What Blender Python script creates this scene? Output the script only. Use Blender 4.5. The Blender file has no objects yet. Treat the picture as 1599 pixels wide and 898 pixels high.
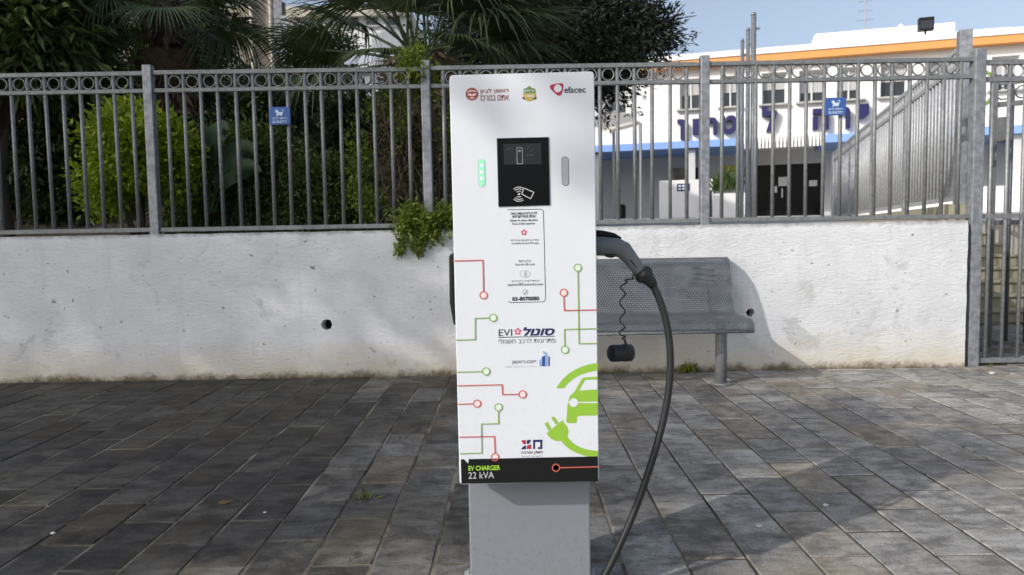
import bpy, math, random
import numpy as np
from mathutils import Vector, Matrix, noise

# ------------------------------------------------------------------ camera, sky, sun, exposure
scene = bpy.context.scene
COL = scene.collection
FPX, CAM_H, PITCH, ROLL = 1175.0, 1.07, math.atan(83 / 1175.0), 0.017
_F = Vector((0, math.cos(PITCH), -math.sin(PITCH)))
_U0 = Vector((0, math.sin(PITCH), math.cos(PITCH)))
_R = Vector((1, 0, 0)) * math.cos(ROLL) - _U0 * math.sin(ROLL)
_U = Vector((1, 0, 0)) * math.sin(ROLL) + _U0 * math.cos(ROLL)
_C = Vector((0, 0, CAM_H))
cam_d = bpy.data.cameras.new('camera')
cam = bpy.data.objects.new('camera', cam_d)
COL.objects.link(cam)
_m = Matrix.Identity(4)
for i in range(3):
    _m[i][0], _m[i][1], _m[i][2], _m[i][3] = _R[i], _U[i], -_F[i], _C[i]
cam.matrix_world = _m
cam_d.sensor_width = 36.0
cam_d.lens = FPX / 1599.0 * 36.0
cam_d.clip_start, cam_d.clip_end = 0.05, 3000
cam_d.dof.use_dof = True
cam_d.dof.focus_distance = 2.6
cam_d.dof.aperture_fstop = 7.0
scene.camera = cam

SUN_A, SUN_C = 1.4, 0.95                      # sun travels (A right, 1 away, C down)
SUN_DIR = Vector((SUN_A, 1.0, -SUN_C)).normalized()
SUN_EL = math.atan(SUN_C / math.hypot(SUN_A, 1))
SUN_ROT = math.atan2(-SUN_A, -1.0)
world = bpy.data.worlds.new('World')
scene.world = world
world.use_nodes = True
wn = world.node_tree
sky = wn.nodes.new('ShaderNodeTexSky')
sky.sky_type = 'NISHITA'
sky.sun_disc = False
sky.sun_elevation = SUN_EL
sky.sun_rotation = SUN_ROT
sky.air_density, sky.dust_density, sky.ozone_density = 1.0, 3.8, 3.5
wn.nodes['Background'].inputs['Strength'].default_value = 0.15
pale = wn.nodes.new('ShaderNodeHueSaturation')          # thin even veil of haze over the whole sky
pale.inputs['Saturation'].default_value = 0.66
pale.inputs['Value'].default_value = 1.0
wn.links.new(sky.outputs[0], pale.inputs['Color'])
wn.links.new(pale.outputs[0], wn.nodes['Background'].inputs['Color'])
sun_d = bpy.data.lights.new('sun', 'SUN')
sun_d.energy, sun_d.angle, sun_d.color = 2.15, math.radians(0.55), (1.0, 0.965, 0.92)
sun = bpy.data.objects.new('sun', sun_d)
COL.objects.link(sun)
sun.rotation_euler = SUN_DIR.to_track_quat('-Z', 'Y').to_euler()
sun.location = (-20, -15, 20)
vs = scene.view_settings
vs.view_transform, vs.look, vs.gamma, vs.exposure = 'Standard', 'None', 1.0, 0.36
vs.use_curve_mapping = False
scene.cycles.max_bounces = 6
scene.cycles.transparent_max_bounces = 6

rng = random.Random(7)
nrg = np.random.default_rng(11)
PI = math.pi


# ------------------------------------------------------------------ helpers
def ray(px, py):
    return _F * FPX + _R * (px - 799.5) + _U * (449 - py)


def at(px, py, Y):
    d = ray(px, py)
    return _C + d * (Y / d.y)


def on_ground(px, py, z=0.0):
    d = ray(px, py)
    return _C + d * ((z - CAM_H) / d.z)


def tag(o, label=None, cat=None, group=None, kind=None):
    if label: o['label'] = label
    if cat: o['category'] = cat
    if group: o['group'] = group
    if kind: o['kind'] = kind
    return o


def link_mesh(name, me, parent=None, loc=(0, 0, 0), rot=None, scale=None):
    o = bpy.data.objects.new(name, me)
    COL.objects.link(o)
    o.location = loc
    if rot: o.rotation_euler = rot
    if scale: o.scale = scale
    if parent: o.parent = parent
    return o


def thing(name, loc, label, cat, group=None, rotz=0.0):
    o = bpy.data.objects.new(name, None)
    COL.objects.link(o)
    o.empty_display_size = 0.2
    o.location = loc
    o.rotation_euler = (0, 0, rotz)
    return tag(o, label, cat, group)


class MB:
    def __init__(self):
        self.v, self.f, self.m = [], [], []

    def add(self, vs_, fs_, mi=0):
        b = len(self.v)
        self.v += [tuple(p) for p in vs_]
        for f in fs_:
            self.f.append(tuple(b + i for i in f))
            self.m.append(mi)
        return self

    def box(self, a, b, mi=0):
        x0, y0, z0 = a; x1, y1, z1 = b
        return self.add([(x0, y0, z0), (x1, y0, z0), (x1, y1, z0), (x0, y1, z0),
                         (x0, y0, z1), (x1, y0, z1), (x1, y1, z1), (x0, y1, z1)],
                        [(3, 2, 1, 0), (4, 5, 6, 7), (0, 1, 5, 4), (1, 2, 6, 5), (2, 3, 7, 6), (3, 0, 4, 7)], mi)

    def beam(self, a, b, w, h, up=(0, 0, 1), mi=0):
        a, b = Vector(a), Vector(b)
        d = (b - a).normalized()
        s = d.cross(Vector(up)).normalized() * (w / 2)
        t = s.cross(d).normalized() * (h / 2)
        vs_ = [p + i * s + j * t for p in (a, b) for i, j in ((-1, -1), (1, -1), (1, 1), (-1, 1))]
        return self.add(vs_, [(3, 2, 1, 0), (4, 5, 6, 7), (0, 1, 5, 4), (1, 2, 6, 5), (2, 3, 7, 6), (3, 0, 4, 7)], mi)

    def tube(self, pts, rad, n=8, cap=True, mi=0, flat=1.0, up=None):
        pts = [Vector(p) for p in pts]
        if not hasattr(rad, '__len__'): rad = [rad] * len(pts)
        rings = []
        ref = Vector(up) if up else None
        nrm = None
        for i, p in enumerate(pts):
            d = (pts[min(i + 1, len(pts) - 1)] - pts[max(i - 1, 0)]).normalized()
            if nrm is None:
                nrm = d.cross(Vector((0, 0, 1)) if abs(d.z) < .9 else Vector((1, 0, 0))).normalized() if ref is None else ref.normalized()
            nrm = (nrm - d * nrm.dot(d)).normalized()
            bn = d.cross(nrm)
            rings.append([p + (nrm * math.cos(2 * PI * k / n) * flat + bn * math.sin(2 * PI * k / n)) * rad[i] for k in range(n)])
        vs_ = [q for r in rings for q in r]
        fs_ = []
        for i in range(len(pts) - 1):
            for k in range(n):
                fs_.append((i * n + k, i * n + (k + 1) % n, (i + 1) * n + (k + 1) % n, (i + 1) * n + k))
        if cap:
            fs_.append(tuple(range(n - 1, -1, -1)))
            fs_.append(tuple((len(pts) - 1) * n + k for k in range(n)))
        return self.add(vs_, fs_, mi)

    def prism(self, poly, d, mi=0):
        """poly: 3D points in order, d: extrusion vector"""
        n = len(poly)
        d = Vector(d)
        a = [Vector(p) for p in poly]
        vs_ = a + [p + d for p in a]
        fs_ = [tuple(range(n)), tuple(range(2 * n - 1, n - 1, -1))]
        fs_ += [((i + 1) % n, i, n + i, n + (i + 1) % n) for i in range(n)]
        return self.add(vs_, fs_, mi)

    def mesh(self, name, mats, org=(0, 0, 0), smooth=False):
        me = bpy.data.meshes.new(name)
        ox, oy, oz = org
        me.from_pydata([(x - ox, y - oy, z - oz) for x, y, z in self.v], [], self.f)
        for m in (mats if isinstance(mats, (list, tuple)) else [mats]):
            me.materials.append(m)
        if any(self.m): me.polygons.foreach_set('material_index', self.m)
        if smooth:
            me.polygons.foreach_set('use_smooth', [True] * len(me.polygons))
        me.update()
        return me

    def build(self, name, mats, parent=None, smooth=False):
        """verts are in world coordinates; kept there under an unrotated parent"""
        org = parent_world(parent) if parent else (0, 0, 0)
        return link_mesh(name, self.mesh(name, mats, org, smooth), parent)


def parent_world(p):
    loc = Vector((0, 0, 0))
    while p is not None:
        loc += p.location
        p = p.parent
    return tuple(loc)


def bevel(o, w, seg=2):
    md = o.modifiers.new('bevel', 'BEVEL')
    md.width, md.segments, md.limit_method = w, seg, 'ANGLE'
    md.angle_limit = math.radians(40)
    return o


# ------------------------------------------------------------------ materials
class NT:
    def __init__(self, name):
        self.mat = bpy.data.materials.new(name)
        self.mat.use_nodes = True
        self.t = self.mat.node_tree
        self.b = self.t.nodes['Principled BSDF']

    def n(self, kind, **kw):
        nd = self.t.nodes.new(kind)
        for k, v in kw.items():
            if k.startswith('i_'):
                key = k[2:]
                nd.inputs[int(key) if key.isdigit() else key].default_value = v
            else:
                setattr(nd, k, v)
        return nd

    def l(self, a, b):
        self.t.links.new(a, b)

    def coord(self, kind='Object'):
        return self.n('ShaderNodeTexCoord').outputs[kind]

    def world_pos(self):
        return self.n('ShaderNodeNewGeometry').outputs['Position']

    def noise(self, vec, scale, detail=4, rough=.55, dist=0.0):
        nd = self.n('ShaderNodeTexNoise')
        nd.inputs['Scale'].default_value = scale
        nd.inputs['Detail'].default_value = detail
        nd.inputs['Roughness'].default_value = rough
        nd.inputs['Distortion'].default_value = dist
        self.l(vec, nd.inputs['Vector'])
        return nd.outputs['Fac']

    def ramp(self, fac, stops, interp='LINEAR'):
        nd = self.n('ShaderNodeValToRGB')
        cr = nd.color_ramp
        cr.interpolation = interp
        while len(cr.elements) < len(stops): cr.elements.new(.5)
        for e, (p, c) in zip(cr.elements, stops):
            e.position = p
            e.color = (c, c, c, 1) if isinstance(c, (int, float)) else (*c, 1)
        self.l(fac, nd.inputs[0])
        return nd.outputs[0]

    def mix(self, fac, a, b, blend='MIX'):
        nd = self.n('ShaderNodeMix', data_type='RGBA', blend_type=blend)
        for sock, val in ((nd.inputs[0], fac), (nd.inputs[6], a), (nd.inputs[7], b)):
            if isinstance(val, bpy.types.NodeSocket): self.l(val, sock)
            elif isinstance(val, (tuple, list)): sock.default_value = (*val, 1)
            elif sock.type == 'RGBA': sock.default_value = (val, val, val, 1)
            else: sock.default_value = val
        return nd.outputs[2]

    def math(self, op, a, b=0.0):
        nd = self.n('ShaderNodeMath', operation=op)
        for sock, val in zip(nd.inputs, (a, b)):
            if isinstance(val, bpy.types.NodeSocket): self.l(val, sock)
            else: sock.default_value = val
        return nd.outputs[0]

    def sep(self, vec):
        nd = self.n('ShaderNodeSeparateXYZ')
        self.l(vec, nd.inputs[0])
        return nd.outputs

    def mapr(self, v, a, b, c=0.0, d=1.0):
        nd = self.n('ShaderNodeMapRange', i_1=a, i_2=b, i_3=c, i_4=d)
        self.l(v, nd.inputs[0])
        return nd.outputs[0]

    def bump(self, h, strength=.3, dist=.01):
        nd = self.n('ShaderNodeBump')
        nd.inputs['Strength'].default_value = strength
        nd.inputs['Distance'].default_value = dist
        self.l(h, nd.inputs['Height'])
        self.l(nd.outputs[0], self.b.inputs['Normal'])

    def set(self, **kw):
        for k, v in kw.items():
            s = self.b.inputs[k.replace('_', ' ')]
            if isinstance(v, bpy.types.NodeSocket): self.l(v, s)
            elif isinstance(v, (tuple, list)): s.default_value = (*v, 1) if len(v) == 3 else v
            else: s.default_value = v
        return self


def plain(name, col, rough=.6, metal=0.0, var=.12, scale=20, bump=0.0, spec=.5):
    t = NT(name)
    p = t.coord()
    nz = t.noise(p, scale, 5)
    t.set(Base_Color=t.mix(nz, tuple(c * (1 - var) for c in col), tuple(min(1, c * (1 + var)) for c in col)),
          Roughness=rough, Metallic=metal)
    t.b.inputs['Specular IOR Level'].default_value = spec
    if bump: t.bump(t.noise(p, scale * 4, 3), bump, .004)
    return t.mat


def leaf_mat(name, c0, c1, rough=.55, trans=.25, spec=.35):
    t = NT(name)
    g = t.n('ShaderNodeNewGeometry')
    col = t.mix(g.outputs['Random Per Island'], c0, c1)
    big = t.noise(g.outputs['Position'], 1.7, 3)
    col = t.mix(t.ramp(big, [(.35, 0), (.65, 1)]), col, t.mix(1.0, col, (.72, .74, .7), 'MULTIPLY'))
    t.set(Base_Color=col, Roughness=rough)
    t.b.inputs['Specular IOR Level'].default_value = spec
    tr = t.n('ShaderNodeBsdfTranslucent')
    t.l(t.mix(1.0, col, (1.3, 1.35, .6), 'MULTIPLY'), tr.inputs[0])
    mx = t.n('ShaderNodeMixShader')
    mx.inputs[0].default_value = trans
    t.l(t.b.outputs[0], mx.inputs[1]); t.l(tr.outputs[0], mx.inputs[2])
    t.l(mx.outputs[0], t.t.nodes['Material Output'].inputs[0])
    return t.mat


def mat_paver():
    t = NT('paver_concrete')
    g = t.n('ShaderNodeNewGeometry')
    pos = g.outputs['Position']
    oi = t.n('ShaderNodeObjectInfo')
    r1 = t.math('FRACT', t.math('ADD', oi.outputs['Random'], g.outputs['Random Per Island']))
    r2 = t.math('FRACT', t.math('MULTIPLY', r1, 17.31))
    r3 = t.math('FRACT', t.math('MULTIPLY', r1, 41.7))
    base = t.ramp(r1, [(0, (.32, .305, .28)), (.35, (.385, .37, .342)), (.7, (.46, .442, .408)), (1, (.55, .525, .47))])
    tan = t.ramp(r2, [(.80, 0), (.9, 1)])
    base = t.mix(t.math('MULTIPLY', tan, .45), base, (.38, .31, .21))
    # the pattern is offset from stone to stone
    off = t.n('ShaderNodeCombineXYZ')
    t.l(t.math('MULTIPLY', r2, 37.0), off.inputs[0]); t.l(t.math('MULTIPLY', r3, 23.0), off.inputs[1])
    ad = t.n('ShaderNodeVectorMath', operation='ADD')
    t.l(pos, ad.inputs[0]); t.l(off.outputs[0], ad.inputs[1])
    mp = t.n('ShaderNodeMapping'); mp.inputs['Scale'].default_value = (.5, 1.5, 1)
    t.l(ad.outputs[0], mp.inputs[0])
    streak = t.noise(mp.outputs[0], 12, 9, .74, .15)
    col = t.mix(1.0, base, t.ramp(streak, [(.32, .40), (.5, .84), (.62, 1.0)]), 'MULTIPLY')
    # worn pale clouds and efflorescence
    pale = t.ramp(t.noise(mp.outputs[0], 6.0, 9, .78, .2), [(.50, 0), (.68, 1)])
    col = t.mix(t.math('MULTIPLY', pale, .3), col, (.50, .485, .45))
    # dark blotches
    bl = t.ramp(t.noise(ad.outputs[0], 6.0, 8, .74, .2), [(.42, 1), (.54, 0)])
    col = t.mix(t.math('MULTIPLY', bl, .52), col, (.085, .08, .074))
    # sandy dirt patches that run across several stones
    sd = t.ramp(t.noise(pos, 1.5, 5, .65, .8), [(.52, 0), (.70, 1)])
    col = t.mix(t.math('MULTIPLY', sd, .5), col, (.34, .27, .17))
    # old spill stains
    sp = t.ramp(t.noise(pos, 2.4, 7, .7, 1.0), [(.635, 0), (.66, 1)])
    col = t.mix(t.math('MULTIPLY', sp, .6), col, (.10, .092, .08))
    # stones darker and less rough towards the left, with a ragged outline
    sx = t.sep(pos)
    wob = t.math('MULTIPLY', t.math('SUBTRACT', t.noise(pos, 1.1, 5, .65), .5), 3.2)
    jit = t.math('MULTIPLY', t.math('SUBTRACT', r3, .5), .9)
    left_dark = t.mapr(t.math('ADD', t.math('ADD', sx[0], wob), jit), -1.0, 1.15, 1.0, 0.0)
    col = t.mix(t.math('MULTIPLY', left_dark, .84), col, t.mix(1.0, col, (.10, .092, .082), 'MULTIPLY'))
    # fine grit
    grit = t.noise(pos, 150, 4, .7)
    col = t.mix(1.0, col, t.ramp(grit, [(.34, .6), (.5, .95), (.66, 1.0)]), 'MULTIPLY')
    t.set(Base_Color=col, Roughness=t.mix(left_dark, .85, .72))
    t.b.inputs['Specular IOR Level'].default_value = .14
    t.bump(t.math('ADD', t.math('MULTIPLY', streak, .6), t.math('MULTIPLY', grit, .3)), .6, .008)
    return t.mat


def mat_joint():
    t = NT('joint_sand')
    p = t.world_pos()
    a = t.noise(p, 2.1, 5, .65)
    b = t.noise(p, 40, 3, .6)
    col = t.ramp(a, [(.36, (.04, .036, .03)), (.47, (.14, .12, .09)), (.6, (.34, .30, .225))])
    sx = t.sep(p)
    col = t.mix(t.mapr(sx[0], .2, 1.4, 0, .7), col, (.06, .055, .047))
    t.set(Base_Color=t.mix(t.math('MULTIPLY', b, .5), col, (.05, .046, .035)), Roughness=.95)
    t.b.inputs['Specular IOR Level'].default_value = .1
    t.bump(b, .6, .004)
    return t.mat


def mat_wall():
    t = NT('whitewashed_render')
    p = t.world_pos()
    s = t.sep(p)
    nz = t.noise(p, 2.2, 6, .6, .3)
    col = t.ramp(nz, [(.3, (.64, .645, .65)), (.55, (.715, .72, .725)), (.75, (.76, .765, .765))])
    # trowel streaks
    mp = t.n('ShaderNodeMapping'); mp.inputs['Scale'].default_value = (6, 1, 22)
    t.l(p, mp.inputs[0])
    st = t.noise(mp.outputs[0], 3.0, 6, .65, .5)
    col = t.mix(1.0, col, t.ramp(st, [(.3, .9), (.5, 1.0)]), 'MULTIPLY')
    # worn grey patches
    w1 = t.ramp(t.noise(p, 3.4, 8, .72, .6), [(.56, 0), (.63, 1)])
    w2 = t.ramp(t.noise(p, .9, 3), [(.38, .1), (.55, 1)])
    col = t.mix(t.math('MULTIPLY', t.math('MULTIPLY', w1, w2), .42), col, (.34, .335, .32))
    sp = t.ramp(t.noise(p, 17, 4, .6), [(.665, 0), (.70, 1)])
    col = t.mix(t.math('MULTIPLY', sp, .75), col, (.13, .125, .115))
    # vertical rain streaks
    mp2 = t.n('ShaderNodeMapping'); mp2.inputs['Scale'].default_value = (9, 1, .7)
    t.l(p, mp2.inputs[0])
    rs = t.ramp(t.noise(mp2.outputs[0], 1.2, 5, .6), [(.57, 0), (.75, 1)])
    col = t.mix(t.math('MULTIPLY', rs, .25), col, (.46, .45, .42))
    # yellow-brown rising damp and moss along the foot
    lo = t.math('ADD', s[2], t.math('MULTIPLY', t.math('SUBTRACT', t.noise(p, 3.1, 6, .65), .5), .34))
    ye = t.mapr(lo, .02, .30, 1, 0)
    col = t.mix(t.math('MULTIPLY', ye, .62), col, (.55, .46, .30))
    lo2 = t.math('ADD', s[2], t.math('MULTIPLY', t.math('SUBTRACT', t.noise(p, 5, 9, .78), .5), .24))
    mo = t.mapr(lo2, .0, .055, 1, 0)
    col = t.mix(t.math('MULTIPLY', mo, .9), col, t.mix(t.noise(p, 30, 3), (.045, .038, .022), (.16, .12, .06)))
    # grime on the top edge
    hi = t.math('ADD', s[2], t.math('MULTIPLY', t.math('SUBTRACT', t.noise(p, 14, 6, .7), .5), .08))
    tp = t.mapr(hi, 1.085, 1.12, 0, 1)
    col = t.mix(t.math('MULTIPLY', tp, .7), col, (.16, .15, .135))
    t.set(Base_Color=col, Roughness=.9)
    t.b.inputs['Specular IOR Level'].default_value = .2
    h = t.math('ADD', t.math('MULTIPLY', st, .8), t.math('MULTIPLY', t.noise(p, 70, 4, .6), .35))
    t.bump(h, .6, .016)
    return t.mat


def mat_galv(name, c0, c1, rough=.5, metal=.35, scale=30):
    t = NT(name)
    p = t.coord()
    w = t.world_pos()
    a = t.noise(w, scale, 5, .6)
    col = t.mix(t.ramp(a, [(.38, 0), (.62, 1)]), c0, c1)
    sp = t.ramp(t.noise(w, scale * 2.3, 3), [(.66, 0), (.72, 1)])
    col = t.mix(t.math('MULTIPLY', sp, .4), col, tuple(min(1, c * 1.7) for c in c1))
    rs = t.ramp(t.noise(w, 9, 7, .75), [(.66, 0), (.72, 1)])
    col = t.mix(t.math('MULTIPLY', rs, .55), col, (.12, .075, .045))
    t.set(Base_Color=col, Roughness=rough, Metallic=metal)
    return t.mat


def dusty(name, col, rough, dirt, z0, z1, metal=0.0, amt=.5):
    """coated sheet metal with faint smears, and splash dirt that thins out upwards"""
    t = NT(name)
    p = t.world_pos()
    s = t.sep(p)
    mp = t.n('ShaderNodeMapping'); mp.inputs['Scale'].default_value = (14, 14, 2.5)
    t.l(p, mp.inputs[0])
    sm = t.ramp(t.noise(mp.outputs[0], 1.0, 6, .65), [(.45, 0), (.75, 1)])
    c = t.mix(t.math('MULTIPLY', sm, .10), col, tuple(x * .75 for x in col))
    sp = t.ramp(t.noise(p, 55, 5, .7), [(.52, 0), (.66, 1)])
    lo = t.mapr(s[2], z0, z1, 1, 0)
    c = t.mix(t.math('MULTIPLY', t.math('MULTIPLY', sp, lo), amt), c, dirt)
    fl = t.ramp(t.noise(p, 120, 2, .5), [(.74, 0), (.77, 1)])
    c = t.mix(t.math('MULTIPLY', fl, .35), c, dirt)
    t.set(Base_Color=c, Roughness=t.mix(sm, rough, rough + .12), Metallic=metal)
    return t.mat


M = {}
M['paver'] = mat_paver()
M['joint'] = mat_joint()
M['wall'] = mat_wall()
M['fence'] = mat_galv('galvanised_fence', (.17, .178, .178), (.235, .243, .24), metal=.2)
M['stairfence'] = mat_galv('sunlit_galvanised', (.36, .365, .37), (.46, .465, .47), metal=.2)  # fence metal with sunlight on the bars put into a lighter colour
M['post'] = mat_galv('galvanised_post', (.21, .22, .235), (.33, .34, .36), scale=22)
M['gate'] = mat_galv('painted_gate', (.20, .205, .21), (.28, .285, .29))
M['darkgate'] = mat_galv('dark_gate', (.09, .095, .10), (.13, .135, .14))
M['bench'] = mat_galv('bench_steel', (.085, .095, .105), (.125, .135, .148), rough=.5, metal=.2, scale=12)
M['benchleg'] = mat_galv('bench_leg', (.20, .21, .22), (.27, .28, .285))
M['hole'] = plain('hole_shade', (.012, .012, .012), .95)  # near-black colour paints the shade at the back of the drain holes
M['white'] = dusty('charger_white', (.71, .73, .76), .33, (.42, .39, .34), .3, .9, amt=.18)
M['ped'] = dusty('pedestal_grey', (.25, .262, .288), .42, (.17, .145, .11), 0, .36, .15, .6)
M['body'] = plain('charger_body_grey', (.34, .35, .37), .45, var=.04)
M['black'] = plain('black_plastic', (.009, .009, .0095), .5, var=.2, spec=.25)
M['blackglass'] = plain('black_screen', (.003, .003, .0033), .25, var=.1, spec=.2)
M['displ'] = plain('display_dark', (.012, .012, .013), .25, var=.1)
M['icon'] = plain('icon_print', (.55, .55, .55), .5, var=.02)
M['icondim'] = plain('icon_dim_print', (.06, .06, .06), .5, var=.02)
M['red'] = plain('red_print', (.55, .12, .09), .45, var=.04)
M['green'] = plain('green_print', (.27, .42, .12), .45, var=.04)
M['lime'] = plain('lime_print', (.28, .50, .045), .45, var=.03)
M['limetext'] = plain('lime_text', (.38, .66, .06), .45, var=.03)
M['palegreen'] = plain('pale_green_print', (.72, .80, .68), .45, var=.02)
M['palered'] = plain('pale_red_print', (.84, .68, .67), .45, var=.02)
M['navy'] = plain('navy_print', (.015, .018, .10), .45, var=.05)
M['ink'] = plain('dark_ink', (.045, .045, .06), .5, var=.05)
M['greyink'] = plain('grey_ink', (.22, .22, .25), .5, var=.05)
M['paleink'] = plain('pale_ink', (.5, .56, .64), .5, var=.05)
M['brown'] = plain('terracotta_print', (.30, .075, .035), .5, var=.15, scale=60)
M['pink'] = plain('pink_print', (.58, .06, .15), .5, var=.25, scale=300)
M['palepink'] = plain('pale_pink_print', (.85, .6, .66), .5, var=.05)
M['crimson'] = plain('crimson_print', (.42, .02, .05), .45, var=.2, scale=60)
M['gold'] = plain('gold_print', (.52, .36, .05), .5, var=.2, scale=90)
M['shgreen'] = plain('shield_green', (.16, .26, .06), .5, var=.2, scale=90)
M['blue'] = plain('blue_print', (.03, .09, .30), .5, var=.05)
M['midblue'] = plain('midblue_print', (.25, .38, .62), .5, var=.05)
M['signblue'] = plain('sign_blue', (.035, .11, .36), .5, var=.12, scale=14)
M['signwhite'] = plain('sign_white', (.62, .70, .80), .5, var=.03)
M['handle'] = plain('handle_grey', (.17, .18, .185), .5, var=.08)
M['rubber'] = plain('cable_rubber', (.022, .023, .024), .42, var=.2)
M['ledoff'] = plain('led_window', (.40, .42, .43), .3, var=.05)
t_ = NT('led_green'); t_.set(Base_Color=(.30, .62, .42), Roughness=.3, Emission_Color=(.16, .75, .35), Emission_Strength=.28); M['led'] = t_.mat
t_ = NT('led_lamp'); t_.set(Base_Color=(.6, .95, .75), Roughness=.3, Emission_Color=(.45, 1, .6), Emission_Strength=.9); M['ledlamp'] = t_.mat
M['soil'] = plain('garden_soil', (.06, .048, .034), .95, var=.5, scale=6, bump=.5)
M['lawn'] = plain('lawn_ground', (.035, .055, .018), .95, var=.5, scale=8, bump=.5)
M['yardpave'] = plain('yard_concrete', (.38, .36, .33), .9, var=.15, scale=3)
M['asphalt'] = plain('street_concrete', (.24, .235, .22), .9, var=.2, scale=5)
M['stair'] = plain('stair_stone', (.30, .285, .20), .85, var=.22, scale=7, bump=.3)
M['bldwhite'] = plain('building_white', (.80, .79, .775), .85, var=.05, scale=1.2)
M['bldgrey'] = plain('building_grey_wall', (.60, .60, .605), .85, var=.08, scale=1.2)
M['orange'] = plain('orange_fascia', (.72, .33, .10), .7, var=.05, scale=2)
M['bldblue'] = plain('blue_band', (.24, .40, .80), .6, var=.05, scale=2)
M['letter'] = plain('sign_letter_blue', (.012, .010, .09), .5, var=.1)
M['frame'] = plain('window_frame', (.62, .62, .61), .5, var=.04)
M['sill'] = plain('window_sill', (.42, .41, .38), .8, var=.1)
M['shutter'] = plain('roller_shutter', (.42, .42, .42), .6, var=.08)
t_ = NT('window_glass'); t_.set(Base_Color=(.03, .033, .038), Roughness=.08); M['glass'] = t_.mat
t_ = NT('door_glass'); t_.set(Base_Color=(.006, .006, .007), Roughness=.2); t_.b.inputs['Specular IOR Level'].default_value = .15; M['doorglass'] = t_.mat
M['paper'] = plain('paper', (.75, .75, .73), .8, var=.04)
M['steel'] = mat_galv('pole_steel', (.24, .25, .26), (.33, .34, .35), rough=.42, metal=.5)
M['beige'] = plain('beige_render', (.38, .325, .255), .9, var=.1, scale=1.5)
M['beigelt'] = plain('beige_trim', (.52, .47, .39), .9, var=.08)
M['greyblock'] = plain('grey_apartment', (.36, .36, .385), .9, var=.06)
M['sail'] = plain('beige_canopy', (.70, .64, .54), .85, var=.05)
M['reddish'] = plain('red_shutter', (.40, .13, .10), .7, var=.1)
M['yellow'] = plain('yellow_sign', (.55, .52, .06), .5, var=.1)
M['pot'] = plain('pot_dark', (.05, .05, .055), .6)
M['planter'] = plain('planter_white', (.72, .71, .69), .8, var=.05)
M['tarp'] = plain('pale_sheet', (.62, .64, .66), .6, var=.06)
M['trunk'] = plain('bark', (.075, .06, .045), .95, var=.4, scale=14, bump=.7)
M['palmtrunk'] = plain('palm_fibre', (.075, .052, .034), .95, var=.55, scale=16, bump=.9)
M['deadleaf'] = plain('dead_frond', (.17, .125, .07), .85, var=.35, scale=12)
M['lf_tree'] = leaf_mat('leaf_broad', (.05, .09, .024), (.115, .16, .045))
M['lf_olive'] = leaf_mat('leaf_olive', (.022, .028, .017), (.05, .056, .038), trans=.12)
M['lf_bush'] = leaf_mat('leaf_bush', (.20, .29, .02), (.42, .48, .05), trans=.3)
M['lf_hedge'] = leaf_mat('leaf_hedge', (.055, .10, .024), (.13, .18, .045))
M['lf_vine'] = leaf_mat('leaf_vine', (.10, .15, .02), (.27, .32, .05), trans=.3)
M['lf_palm'] = leaf_mat('leaf_palm', (.06, .092, .04), (.12, .155, .075), trans=.15, spec=.5)
M['lf_dark'] = leaf_mat('leaf_dark', (.028, .046, .017), (.065, .09, .033))
M['lf_big'] = leaf_mat('leaf_large', (.022, .052, .018), (.04, .078, .03), trans=.2)
M['weed'] = leaf_mat('weed_leaf', (.10, .14, .02), (.20, .21, .05))
M['dry'] = plain('dry_leaf', (.12, .065, .03), .8, var=.3, scale=60)
M['stone'] = plain('pebble', (.5, .49, .46), .9, var=.1)

# ------------------------------------------------------------------ ground and pavement
g = MB()
g.add([(-1500, -1500, -.075), (1500, -1500, -.075), (1500, 1500, -.075), (-1500, 1500, -.075)], [(0, 1, 2, 3)])
tag(g.build('ground', M['asphalt']), kind='structure')

PW, PL = .2048, .407
JX, JY = -.474, 2.799          # a long joint and a cross joint of the column to its left
pavement = MB()
pavement.add([(-9, -4, -.0035), (9, -4, -.0035), (9, 8.6, -.0035), (-9, 8.6, -.0035)], [(0, 1, 2, 3)])
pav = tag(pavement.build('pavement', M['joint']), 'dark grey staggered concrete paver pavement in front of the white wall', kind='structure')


def paver_mesh(i):
    r = random.Random(100 + i)
    gx, gy, b = .0028 + r.random() * .0012, .003 + r.random() * .0015, .005
    x, y = PW / 2 - gx, PL / 2 - gy
    jt = lambda: (r.random() - .5) * .0022
    top = [(-x + b + jt(), -y + b + jt(), 0), (x - b + jt(), -y + b + jt(), 0), (x - b + jt(), y - b + jt(), 0), (-x + b + jt(), y - b + jt(), 0)]
    mid = [(-x, -y, -.005), (x, -y, -.005), (x, y, -.005), (-x, y, -.005)]
    low = [(a, c, -.06) for a, c, _ in mid]
    mb = MB()
    fs_ = [(0, 1, 2, 3)]
    for k in range(4):
        j = (k + 1) % 4
        fs_ += [(4 + k, 4 + j, j, k), (8 + k, 8 + j, 4 + j, 4 + k)]
    mb.add(top + mid + low, fs_)
    return mb.mesh('paver', M['paver'])


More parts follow.
